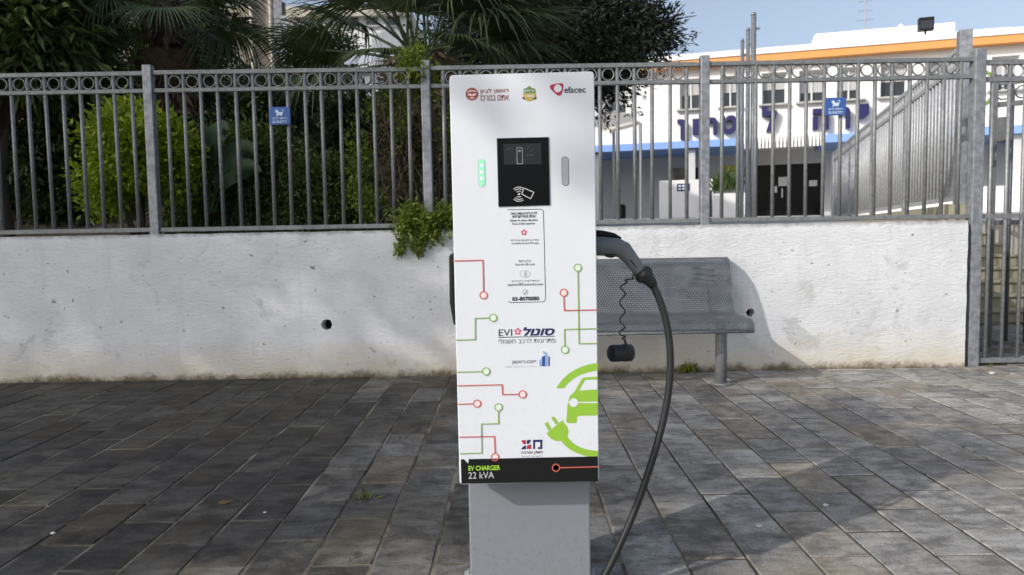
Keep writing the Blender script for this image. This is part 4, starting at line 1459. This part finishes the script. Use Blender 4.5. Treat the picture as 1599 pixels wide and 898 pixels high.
def blue_sign(px, py, label):
    c = at(px, py, FY - .03)
    t = thing('fence_sign', (c.x, c.y, c.z), label, 'sign', 'blue lion signs on the fence')
    k = FY / FPX
    hw, hh = 16 * k, 13.5 * k
    bevel(MB().box((c.x - hw, c.y - .004, c.z - hh), (c.x + hw, c.y + .002, c.z + hh)).build('plate', M['signblue'], t), .002, 1)
    yq = c.y - .006
    lx, lz, lw, lh = c.x - 7.5 * k, c.z - .5 * k, 15 * k, 11 * k
    mb = MB(); pl = [(lx + a * lw, yq, lz + b * lh) for a, b in lion_poly()]
    mb.add(pl, [tuple(range(len(pl)))]); mb.build('lion_emblem', M['signwhite'], t)
    mb = MB(); mb.tube([(lx + .8 * lw, yq, lz + .5 * lh), (lx + .95 * lw, yq, lz + .7 * lh), (lx + .82 * lw, yq, lz + .88 * lh), (lx + .72 * lw, yq, lz + .8 * lh)], .0035, 5); mb.build('lion_tail', M['signwhite'], t)
    for s, z0, z1, hb in (('ראשון לציון', -6.2, -1.6, True), ('03-9547777', -11.3, -7.2, False)):
        vs_, fs_ = text_geo(s, bold=.02, hebrew=hb)
        mb = MB(); mb.add([(c.x + (-11 + 22 * x) * k, yq, c.z + (z0 + (z1 - z0) * y) * k) for x, y, z in vs_], fs_)
        mb.build('lettering', M['signwhite'], t)
    for s in (-1, 1):
        MB().tube([(c.x + s * hw * .8, yq, c.z + hh * .8), (c.x + s * hw * .8, yq + .03, c.z + hh * .8)], .004, 6).build('screw', M['steel'], t)


blue_sign(437, 181, 'small blue lion sign on the fence in front of the dark hedge')
blue_sign(1304.5, 166.5, 'small blue lion sign on the fence in front of the blue building letters')

# ------------------------------------------------------------------ charging station
CY = 2.0
CROLL = .010
corner = [at(701, 118, CY), at(929, 109, CY), at(935, 752, CY), at(718, 758, CY)]
cc_ = sum(corner, Vector()) / 4
PWD, PHT = .379, 1.094
CH = thing('charging_station', (cc_.x, CY + .15, 0), 'tall white electric car charging station with green car print on a grey pedestal', 'charger')


def loc2w(a, b, y):
    """panel coordinates (right, up from the panel centre) to world"""
    ca, sa = math.cos(CROLL), math.sin(CROLL)
    return Vector((cc_.x + a * ca - b * sa * .3, y, cc_.z + b * ca + a * sa))


def pl(px, py):
    w_ = at(px, py, CY) - cc_
    b = w_.z - w_.x * CROLL
    a = w_.x + b * CROLL * .3
    return a, b


def rounded(w_, h_, r, n=6):
    out = []
    for sx, sz, a0 in ((1, -1, -PI / 2), (1, 1, 0), (-1, 1, PI / 2), (-1, -1, PI)):
        for k in range(n + 1):
            a = a0 + k * PI / 2 / n
            out.append((sx * (w_ / 2 - r) + r * math.cos(a), sz * (h_ / 2 - r) + r * math.sin(a)))
    return out


mb = MB()
ring0 = rounded(PWD - .004, PHT - .004, .008)
ring1 = rounded(PWD, PHT, .010)
n = len(ring0)
layers = [(ring0, CY), (ring1, CY + .003), (ring1, CY + .055), (rounded(PWD - .03, PHT - .03, .012), CY + .075)]
vs_ = [loc2w(a, b, y) for rg, y in layers for a, b in rg]
fs_ = [tuple(range(n))]
for l_ in range(3):
    fs_ += [(l_ * n + (k + 1) % n, l_ * n + k, (l_ + 1) * n + k, (l_ + 1) * n + (k + 1) % n) for k in range(n)]
fs_.append(tuple(3 * n + k for k in range(n))[::-1])
mb.add(vs_, fs_)
mb.build('front_panel', M['white'], CH)
o = MB().box((cc_.x - .152, CY + .076, .46), (cc_.x + .152, CY + .30, cc_.z + PHT / 2 - .045)).build('cabinet', M['body'], CH); bevel(o, .012)
pa, pb = at(733, 830, CY + .108), at(922, 830, CY + .108)
o = MB().box((pa.x, CY + .108, .012), (pb.x, CY + .285, .455)).build('pedestal', M['ped'], CH); bevel(o, .004)
o = MB().box((pa.x - .03, CY + .08, 0), (pb.x + .03, CY + .31, .011)).build('base_plate', M['body'], CH)
for sx in (pa.x - .015, pb.x + .015):
    for sy in (CY + .095, CY + .295):
        MB().tube([(sx, sy, .011), (sx, sy, .024)], .008, 6).build('anchor_bolt', M['steel'], CH)

LAYER = [0]


def flat(name, polys, mat, lv=1, parent=None):
    """flat print: list of pixel outlines, laid a fraction of a millimetre above the panel"""
    mb = MB()
    for poly in polys:
        q = [loc2w(*pl(x, y), CY - .0005 * lv) for x, y in poly]
        mb.add(q, [tuple(range(len(q)))])
    return mb.build(name, mat, parent or CH)


def stroke(pts, wpx):
    """quads for a polyline of given width"""
    out = []
    for i in range(len(pts) - 1):
        (x0, y0), (x1, y1) = pts[i], pts[i + 1]
        L_ = math.hypot(x1 - x0, y1 - y0) or 1
        dx, dy = (x1 - x0) / L_, (y1 - y0) / L_
        e = wpx / 2 if i < len(pts) - 2 else 0
        x1e, y1e = x1 + dx * e, y1 + dy * e
        nx_, ny_ = -dy * wpx / 2, dx * wpx / 2
        s_ = wpx / 2 + .01 if i else 0
        x0e, y0e = x0 + dx * s_, y0 + dy * s_
        out.append([(x0e + nx_, y0e + ny_), (x1e + nx_, y1e + ny_), (x1e - nx_, y1e - ny_), (x0e - nx_, y0e - ny_)])
    return out


def circle(cx, cy, rx, ry=None, n=24):
    ry = ry or rx
    return [(cx + rx * math.cos(2 * PI * k / n), cy + ry * math.sin(2 * PI * k / n)) for k in range(n)]


def annulus(cx, cy, r0, r1, n=24, ry0=None, ry1=None, a0=0, a1=2 * PI):
    out = []
    for k in range(n):
        t0, t1 = a0 + (a1 - a0) * k / n, a0 + (a1 - a0) * (k + 1) / n
        out.append([(cx + r1 * math.cos(t0), cy + (ry1 or r1) * math.sin(t0)), (cx + r1 * math.cos(t1), cy + (ry1 or r1) * math.sin(t1)),
                    (cx + r0 * math.cos(t1), cy + (ry0 or r0) * math.sin(t1)), (cx + r0 * math.cos(t0), cy + (ry0 or r0) * math.sin(t0))])
    return out


def ptext(s, x0, x1, y0, y1, mat, hb=False, bold=0.0, shear=0.0, lv=2, tilt=None, parent=None):
    vs_, fs_ = text_geo(s, bold, shear, 0, hb)
    tilt = -(x1 - x0) * .022 if tilt is None else tilt
    mb = MB()
    mb.add([loc2w(*pl(x0 + (x1 - x0) * x, y1 - (y1 - y0) * y + tilt * (x - .5)), CY - .0005 * lv) for x, y, z in vs_], fs_)
    return mb.build('lettering', mat, parent or CH)


# header logos
flat('round_emblem', [circle(737, 147, 10)], M['brown'], 1)
flat('emblem_detail', [[(729.5, 143), (736, 140.5), (744, 142.5), (744, 144), (737, 142.5), (730, 144.5)], [(730, 147), (735, 146), (737, 148), (740, 146), (744, 146.5), (743, 149), (737, 150.5), (731, 149)], [(732, 153), (737, 152), (742, 152.5), (737, 154.5)]], M['palepink'], 2)
ptext('ראשון לציון', 749.5, 794, 138.2, 146.6, M['brown'], True, .012)
ptext('אתם במרכז', 750, 794, 148.6, 157, M['brown'], True, .006)
flat('shield_wings', [[(815, 153.5), (819, 149), (834, 149), (838.5, 153), (836, 155.5), (818, 155.5)]], M['ink'], 1)
flat('shield_crest', [[(817.5, 139), (823, 137), (826.5, 134), (830, 137), (836, 139), (836, 147), (817.5, 147)]], M['shgreen'], 2)
flat('shield_field', [[(817, 146), (836.3, 146), (836, 152), (831, 156), (827, 158), (822, 156.5), (817.5, 152)]], M['gold'], 3)
ptext('ירוק', 819, 834.5, 140.5, 144.5, M['signwhite'], True, .02, lv=4)
ptext('1882', 820, 834, 148, 152, M['signwhite'], False, .02, lv=4)
tri = [(858.2, 134.5), (860.5, 132.6), (868, 130.6), (876, 129.8), (879, 130.6), (880, 133), (879, 141), (876.5, 147.5), (873.5, 149.8), (870.5, 149), (864, 143.5), (859, 138)]
flat('ring_emblem', [tri], M['crimson'], 1)
flat('ring_emblem_centre', [circle(871, 138.2, 6.0, 6.2)], M['white'], 2)
ptext('efacec', 881, 914.5, 135, 145, M['ink'], False, .012)
# screen, card reader, lights
sc_ = [(775.8, 216.2), (856.5, 214.3), (858.6, 320.3), (778.4, 322.8)]
mb = MB()
q0 = [loc2w(*pl(x, y), CY - .003) for x, y in sc_]; q1 = [loc2w(*pl(x, y), CY + .004) for x, y in sc_]
mb.add(q0 + q1, [(3, 2, 1, 0), (0, 1, 5, 4), (1, 2, 6, 5), (2, 3, 7, 6), (3, 0, 4, 7)])
scr = mb.build('reader_panel', M['blackglass'], CH)
flat('display', [[(786, 225), (844.5, 224), (845.5, 256.5), (787, 257.5)]], M['displ'], 7, scr)
flat('charger_icon', stroke([(807, 231), (815.5, 231), (816, 256), (807.5, 256), (807, 230)], 1.2) + [circle(811.3, 236, 2)], M['greyink'], 8, scr)
flat('display_print', stroke([(791, 233), (801, 232)], 1) + stroke([(822, 233), (826, 230)], 1) + stroke([(822, 243), (833, 242)], 1.2) + stroke([(828, 237), (833, 233)], 1), M['icondim'], 8, scr)
arcs = [circle(810.4, 303.3, 1.8, n=12)]
for r_ in (4.6, 8.2, 11.2):
    arcs += annulus(810.4, 303.3, r_ - .55, r_ + .55, 8, a0=-2.4, a1=-.9) + annulus(810.4, 303.3, r_ - .55, r_ + .55, 8, a0=.9, a1=2.4)
flat('contactless_icon', arcs, M['icon'], 7, scr)
flat('card_icon', stroke([(818.5, 294), (833.5, 300.5), (828.5, 310.5), (814.5, 303), (818.5, 293.6)], 1.2), M['icon'], 8, scr)
for (cx, y0, y1, m) in ((751.8, 249, 291.5, 'led'), (882.3, 245.5, 289.5, 'ledoff')):
    r_ = 4.8
    sl = [(cx + r_ * math.cos(a), y0 + r_ + r_ * math.sin(a)) for a in [PI + k * PI / 8 for k in range(9)]] + [(cx + .6 + r_ * math.cos(a), y1 - r_ + r_ * math.sin(a)) for a in [k * PI / 8 for k in range(9)]]
    big = [(cx + (x - cx) * 1.22, (y0 + y1) / 2 + (y - (y0 + y1) / 2) * 1.05) for x, y in sl]
    wdw = flat('light_bezel', [big], M['greyink'] if m != 'led' else M['paleink'], 1)
    wl = flat('light_window', [sl], M[m], 2, wdw)
    if m == 'led':
        for yy in (258.5, 268.5, 278.5):
            flat('led', [circle(cx + .1, yy, 2.3, n=14)], M['ledlamp'], 3, wdw)
# instruction sticker (the code square is left out)
ol = [(793, 327.6), (845, 326.6), (848.6, 330), (852, 467), (849, 471.3), (797, 472.6), (793.2, 470)]
flat('sticker_outline', stroke(ol, 1.0), M['ink'], 1)
for (s, a, b, y0, y1, hb, bo) in (('להפעלת העמדה בחרו', 797, 838.5, 330.6, 335, True, .02), ('אחת מהאפשרויות', 800, 836, 336, 340, True, .02), ('Select to start charging', 796, 839.5, 342, 346.6, False, .01), ('One of the options', 799.5, 835, 347.5, 351.6, False, .01),
                                 ('בחרו או לקוחות סונול EV', 797, 841, 373.4, 377, True, .0), ('available Sonol EVI app', 798.5, 841, 378.2, 382, False, .0), ('סרקו הקוד', 810, 829, 406.3, 409.8, True, .0), ('Scan the QR code', 804.5, 835, 411, 415, False, .0),
                                 ('הצמידו לקורא כרטיס חיוב', 798.5, 842, 437, 440.5, True, .0), ('attach the RFID card to the screen', 792.5, 848, 442, 446, False, .0), ('03-8070080', 799.6, 842, 463.2, 469.6, False, .03)):
    ptext(s, a, b, y0, y1, M['ink'], hb, bo + .008)


def flower(cx, cy, r):
    out = []
    for k in range(5):
        a = -PI / 2 + 2 * PI * k / 5
        out.append([(cx + r * .2 * math.cos(a), cy + r * .2 * math.sin(a)), (cx + r * .75 * math.cos(a - .55), cy + r * .75 * math.sin(a - .55)), (cx + r * math.cos(a - .2), cy + r * math.sin(a - .2)), (cx + r * math.cos(a + .2), cy + r * math.sin(a + .2)), (cx + r * .75 * math.cos(a + .55), cy + r * .75 * math.sin(a + .55))])
    return out


fo = flat('flower_emblem', flower(818.3, 363, 5), M['pink'], 1)
flat('flower_centre', [circle(818.3, 363, 1.6, n=10)], M['palepink'], 2, fo)
flat('contactless_emblem', annulus(819.8, 427.8, 7.6, 8.2, 24, 4.9, 5.4) + annulus(817, 427.8, 1.6, 2.2, 6, a0=-1, a1=1) + annulus(817, 427.8, 3.4, 4.0, 6, a0=-1, a1=1) + annulus(817, 427.8, 5.2, 5.8, 6, a0=-.9, a1=.9), M['greyink'], 1)
flat('phone_emblem', annulus(820.3, 456.3, 3.7, 4.3, 20) + stroke([(822.3, 453.6), (822, 456), (819.5, 458.5), (818, 458.5)], 1.3), M['greyink'], 1)
# operator logo
ptext('EVI', 778.6, 799.6, 514.2, 524.6, M['ink'], False, .0)
fo = flat('flower_emblem', flower(808.6, 517.8, 5.6), M['pink'], 1)
flat('flower_centre', [circle(808.6, 517.8, 2.0, n=10)], M['palepink'], 2, fo)
ptext('סונול', 816.8, 866, 510.4, 524, M['navy'], True, .035, .25)
flat('underline', stroke([(778.4, 526.9), (866.5, 525.0)], 1.1), M['ink'], 1)
ptext('פתרונות לרכב חשמלי', 778.4, 867.4, 527.9, 535.6, M['greyink'], True, .0)
ptext('ייזום-ראשון', 799, 837, 562.6, 569, M['greyink'], True, .008)
ptext('החברה העירונית לפיתוח', 788.5, 837, 570.6, 573.2, M['paleink'], True, 0)
flat('tower_emblem', [[(846, 557.5), (851.5, 554.5), (851.5, 572), (846, 572)], [(856, 556), (858.5, 557), (858.5, 571.6), (856, 571.6)]], M['blue'], 1)
flat('tower_emblem', [[(842.4, 561.5), (844.6, 561.5), (844.6, 572), (842.4, 572)], [(848, 547.5), (854.5, 551.5), (854.5, 572), (852.3, 572), (852.3, 553), (848.3, 552.5)]], M['midblue'], 2)
# circuit lines
for col, fill, pts, (cx, cy) in (
        ('red', 'palered', [(707, 407.5), (754, 406.3), (755, 455)], (755, 461)),
        ('green', 'palegreen', [(711, 531), (742, 530), (742, 497), (764, 496.4)], (770, 496.2)),
        ('green', 'palegreen', [(934, 536), (904, 536.4), (902.2, 424)], (902, 418)),
        ('red', 'palered', [(934, 483.6), (881, 484.8), (880.3, 463)], (880.2, 457)),
        ('green', 'palegreen', [(934, 513), (881.2, 514.3), (881.8, 540)], (882, 546)),
        ('green', 'palegreen', [(713, 581), (753, 580)], (759, 579.8)),
        ('red', 'palered', [(714, 602.3), (784, 600.6), (784.6, 615.8), (810, 615.6)], (816, 615.6)),
        ('red', 'palered', [(715, 631), (739, 630.3)], (745, 630)),
        ('green', 'palegreen', [(718, 708.4), (752.3, 707), (751.6, 662), (778.3, 661.2), (778.3, 642)], (778.2, 635.8)),
        ('red', 'palered', [(717, 682.4), (772, 681.4), (773, 707.5)], (773, 713.6)),
        ('red', 'crimson', [(936, 728.4), (874, 730)], (868, 730))):
    ob = flat('circuit_line', stroke(pts, 1.7) + annulus(cx, cy, 4.7, 6.4), M[col], 5 if fill == 'crimson' else 4)
    flat('circuit_node', [circle(cx, cy, 4.8)], M[fill], 3, ob)
# green car, arc and plug
def z3(x, y): return (690 + x / 3.904, 530 + y / 3.904)


def bez(p0, p1, p2, n=10):
    return [((1 - t) ** 2 * p0[0] + 2 * t * (1 - t) * p1[0] + t * t * p2[0], (1 - t) ** 2 * p0[1] + 2 * t * (1 - t) * p1[1] + t * t * p2[1]) for t in [k / n for k in range(n + 1)]]


def band(outer, inner):
    return [[z3(*outer[i]), z3(*outer[i + 1]), z3(*inner[i + 1]), z3(*inner[i])] for i in range(len(outer) - 1)]


flat('green_arc', band(bez((697, 298), (770, 165), (950, 143)), bez((744, 297), (810, 205), (950, 190))), M['lime'], 1)
car = flat('green_car', [[z3(*p) for p in [(770, 380), (778, 348), (800, 326), (808, 320), (855, 236), (868, 232), (950, 226), (950, 243), (872, 247), (836, 312), (950, 305), (950, 379)]],
                         [z3(*p) for p in [(766, 388), (950, 388), (950, 463), (838, 466), (825, 470), (822, 505), (812, 511), (770, 510), (758, 503)]]], M['lime'], 1)
flat('headlight', [circle(*z3(803, 385), 6.8)], M['white'], 2, car)
plug = flat('green_plug', [[z3(*p) for p in [(625, 512), (645, 502), (668, 545), (650, 556)]], [z3(*p) for p in [(665, 478), (685, 470), (712, 508), (695, 520)]],
                           [z3(*p) for p in [(637, 572), (735, 492), (742, 504), (764, 532), (772, 560), (768, 588), (752, 606), (720, 620), (690, 618), (668, 608), (652, 592)]]], M['lime'], 1)
flat('plug_cord', band(bez((722, 612), (790, 712), (950, 718)), bez((765, 594), (820, 674), (950, 678))), M['lime'], 2, plug)
# supplier logo
flat('square_letter_emblem', [[z3(*p) for p in [(556, 612), (568, 612), (568, 668), (556, 668)]], [z3(*p) for p in [(568, 612), (613, 611), (613, 625), (568, 626)]], [z3(*p) for p in [(600, 625), (613, 625), (612, 668), (586, 669), (586, 656), (599, 656)]]], M['navy'], 1)
flat('cross_emblem', [[z3(*p) for p in [(483, 615), (512, 613), (512, 640), (497, 638)]], [z3(*p) for p in [(545, 668), (516, 668), (520, 646), (545, 640)]]], M['crimson'], 1)
flat('cross_emblem', [[z3(*p) for p in [(545, 612), (518, 613), (516, 637), (530, 636)]], [z3(*p) for p in [(483, 670), (512, 668), (512, 645), (496, 652)]]], M['navy'], 2)
ptext('משק אנרגיה', 813.8, 847, 704.4, 709.6, M['ink'], True, .01)
ptext('לישראל בע"מ', 815, 846, 711.2, 713.6, M['greyink'], True, 0)
# black foot band
bp = flat('black_band', [[z3(116, 730), z3(950, 712), z3(952, 864), z3(119, 879)]], M['black'], 3)
flat('band_notch', [[z3(135, 729), z3(163, 728), z3(161, 755)]], M['white'], 4)
ptext('EV CHARGER', 731.5, 781, 726.7, 734.2, M['limetext'], False, .02, lv=4)
ptext('22 kVA', 731.5, 771.5, 736.6, 747, M['icon'], False, 0, lv=4)

# side holster on the left edge and cable with handle on the right
mb = MB()
q = [at(704, 386, CY + .13), at(703, 420, CY + .13), at(704, 470, CY + .13), at(707.5, 505, CY + .13)]
for a in q: pass
mb.prism([Vector((cc_.x - .15, CY + .09, q[0].z)), Vector((q[1].x, CY + .09, q[0].z - .02)), Vector((q[1].x - .001, CY + .09, q[2].z)), Vector((q[3].x + .004, CY + .09, q[3].z)), Vector((cc_.x - .15, CY + .09, q[3].z - .01))], (0, .09, 0))
o = mb.build('side_socket', M['black'], CH); bevel(o, .006)

HY = CY + .14
hp = lambda x, y, dy=0: at(x, y, HY + dy)
cab = thing('charging_cable', (cc_.x + .23, HY, 0), 'black charging cable looping from its grey handle at the charger side', 'cable')
mb = MB()
k_ = HY / FPX
mb.tube([hp(918, 384), hp(940, 384), hp(962, 386), hp(974, 391), hp(985, 404), hp(996, 419), hp(1006, 432)], [15 * k_, 15.5 * k_, 15 * k_, 14 * k_, 11.5 * k_, 10.5 * k_, 10 * k_], 16, flat=1.0)
mb.build('handle', M['handle'], cab, True)
mb = MB()
mb.tube([hp(945, 396.5, -.012), hp(958, 395.5, -.014), hp(976, 396, -.016), hp(988, 410, -.016), hp(999, 424, -.014)], [2.5 * k_, 3.0 * k_, 2.6 * k_, 2.4 * k_, 2.2 * k_], 8)
mb.build('grip_seam', M['black'], cab, True)
mb = MB()
mb.tube([hp(945, 398, 0), hp(955, 398.5), hp(964, 398)], [3 * k_, 4.5 * k_, 2 * k_], 8)
mb.build('release_button', M['black'], cab, True)
mb = MB()
mb.tube([hp(915, 363), hp(940, 365.5), hp(958, 368), hp(970, 372)], [5.5 * k_, 6 * k_, 4.5 * k_, 1.5 * k_], 10)
mb.build('latch_cover', M['black'], cab, True)
mb = MB()
mb.tube([hp(910, 373), hp(945, 374), hp(970, 377)], [4 * k_, 3 * k_, 1.2 * k_], 8)
mb.build('holster_tongue', M['black'], cab, True)
mb = MB()
mb.tube([hp(1000, 422), hp(1004, 427), hp(1008, 431), hp(1013, 436), hp(1017, 441), hp(1021, 447)], [12 * k_, 15.5 * k_, 15 * k_, 10.5 * k_, 9.5 * k_, 7 * k_], 16)
mb.build('boot', M['rubber'], cab, True)


def spline(ctrl, n=12):
    out = []
    c = [ctrl[0]] + ctrl + [ctrl[-1]]
    for i in range(1, len(c) - 2):
        p0, p1, p2, p3 = c[i - 1], c[i], c[i + 1], c[i + 2]
        for k in range(n):
            t = k / n
            out.append(.5 * ((2 * p1) + (p2 - p0) * t + (2 * p0 - 5 * p1 + 4 * p2 - p3) * t * t + (3 * p1 - p0 - 3 * p2 + p3) * t ** 3))
    out.append(ctrl[-1])
    return out


ct = [hp(1019, 444), hp(1030, 468), hp(1041, 505), hp(1046.5, 550), hp(1045, 600), hp(1036, 655), hp(1018, 720), hp(992, 795), hp(958, 872), hp(930, 925), hp(912, 968), Vector((pb.x - .01, HY, .075))]
mb = MB()
mb.tube(spline(ct, 10), 5.9 * k_, 12)
mb.build('cord', M['rubber'], cab, True)

cp = thing('dust_cap', hp(970, 566), 'black rubber plug cap dangling on a curly cord from the handle', 'cap')
pts = []
cl = spline([hp(989, 426), hp(987, 435), hp(976, 440), hp(972.5, 455), hp(972, 480), hp(972, 505), hp(971.5, 522), hp(976, 530), hp(978.5, 540)], 16)
for i, p in enumerate(cl):
    s = i / (len(cl) - 1)
    amp = .0075 if .14 < s < .86 else .0
    ph = s * 2 * PI * 7.5
    pts.append(p + Vector((math.cos(ph) * amp, math.sin(ph) * amp, 0)))
mb = MB(); mb.tube(pts, .0022, 6); mb.build('curly_cord', M['rubber'], cp, True)
c0, c1 = hp(954, 552, .0), hp(986, 550.5, .03)
mb = MB()
d_ = (c1 - c0)
mb.tube([c0, c0 + d_ * .06, c0 + d_ * .55, c0 + d_ * .6, c0 + d_ * .93, c1], [12 * k_, 13.5 * k_, 13.5 * k_, 14.2 * k_, 14.2 * k_, 10 * k_], 20)
mb.build('cap_body', M['rubber'], cp, True)
mb = MB()
mb.tube([c1 - d_ * .3 + Vector((0, -.026, .0)), c1 - d_ * .3 + Vector((0, -.012, .030)), c1 - d_ * .3 + Vector((0, .01, .032))], .004, 6)
mb.build('loop', M['rubber'], cp, True)

# ------------------------------------------------------------------ litter and weeds
def weed(px, py, n, ln, label, Y=None, spread=1.0, mat='weed'):
    p = on_ground(px, py, 0) if Y is None else at(px, py, Y)
    p.z = 0
    t = thing('weed', p, label, 'plant')
    P = nrg.normal(size=(n, 3)) * .012 * spread; P[:, 2] = 0
    D = rand_dirs(n); D[:, 2] = np.abs(D[:, 2]) * 1.2 + .25
    me = leaves_mesh('leaves', P, D, rand_dirs(n), ln * (.5 + nrg.random(n)), ln * .16 * (.5 + nrg.random(n)), M[mat])
    link_mesh('leaves', me, t)
    MB().tube([(p.x, p.y, -.01), (p.x, p.y, .015)], .004, 5).build('stem', M['trunk'], t)


weed(571, 779, 26, .045, 'small yellow green weed sprouting from a paver joint')
weed(1074, 586, 90, .075, 'dark green weed tuft at the wall foot under the bench', 5.67, 2.2, 'lf_vine')
weed(1045, 590, 16, .03, 'tiny weed at the wall foot behind the cable', 5.67, 1.5, 'lf_vine')
weed(1545, 588, 14, .03, 'tiny weed beside the foot of the side gate', 5.70, 1.2, 'lf_vine')
p = on_ground(351, 788, 0)
lf = MB()
vs_ = [(p.x + a, p.y + b, .004 + c) for a, b, c in ((-.03, 0, .004), (-.012, .014, .012), (.012, .012, .008), (.034, .004, .016), (.012, -.012, .004), (-.012, -.011, .002), (0, 0, .011))]
lf.add(vs_, [(0, 6, 1), (1, 6, 2), (2, 6, 3), (3, 6, 4), (4, 6, 5), (5, 6, 0)])
tag(lf.build('fallen_leaf', M['dry']), 'curled brown fallen leaf on the dark pavers', 'leaf')
for (px, py, r, lab) in ((1185, 823, .011, 'pale pebble on the pavers near the cable'), (1289, 790, .010, 'pale pebble beside the dark stain on the pavers'), (1549, 584, .02, 'flat white scrap lying before the side gate'), (414, 801, .006, 'tiny pale chip on the dark pavers by the fallen leaf'), (83, 834, .008, 'pale chip on the brownish pavers')):
    p = on_ground(px, py, 0)
    mb = MB()
    vs_ = []
    for i, (zz, rr) in enumerate(((0, .8), (.35, 1.0), (.7, .6))):
        for k in range(7):
            a = 2 * PI * k / 7
            vs_.append((p.x + r * rr * math.cos(a) * rng.uniform(.8, 1.2) * 1.2, p.y + r * rr * math.sin(a) * rng.uniform(.8, 1.2), .001 + zz * r))
    fs_ = [(i * 7 + k, i * 7 + (k + 1) % 7, (i + 1) * 7 + (k + 1) % 7, (i + 1) * 7 + k) for i in range(2) for k in range(7)] + [tuple(14 + k for k in range(7))]
    mb.add(vs_, fs_)
    tag(mb.build('pebble', M['stone']), lab, 'pebble', 'small bits lying on the paving')
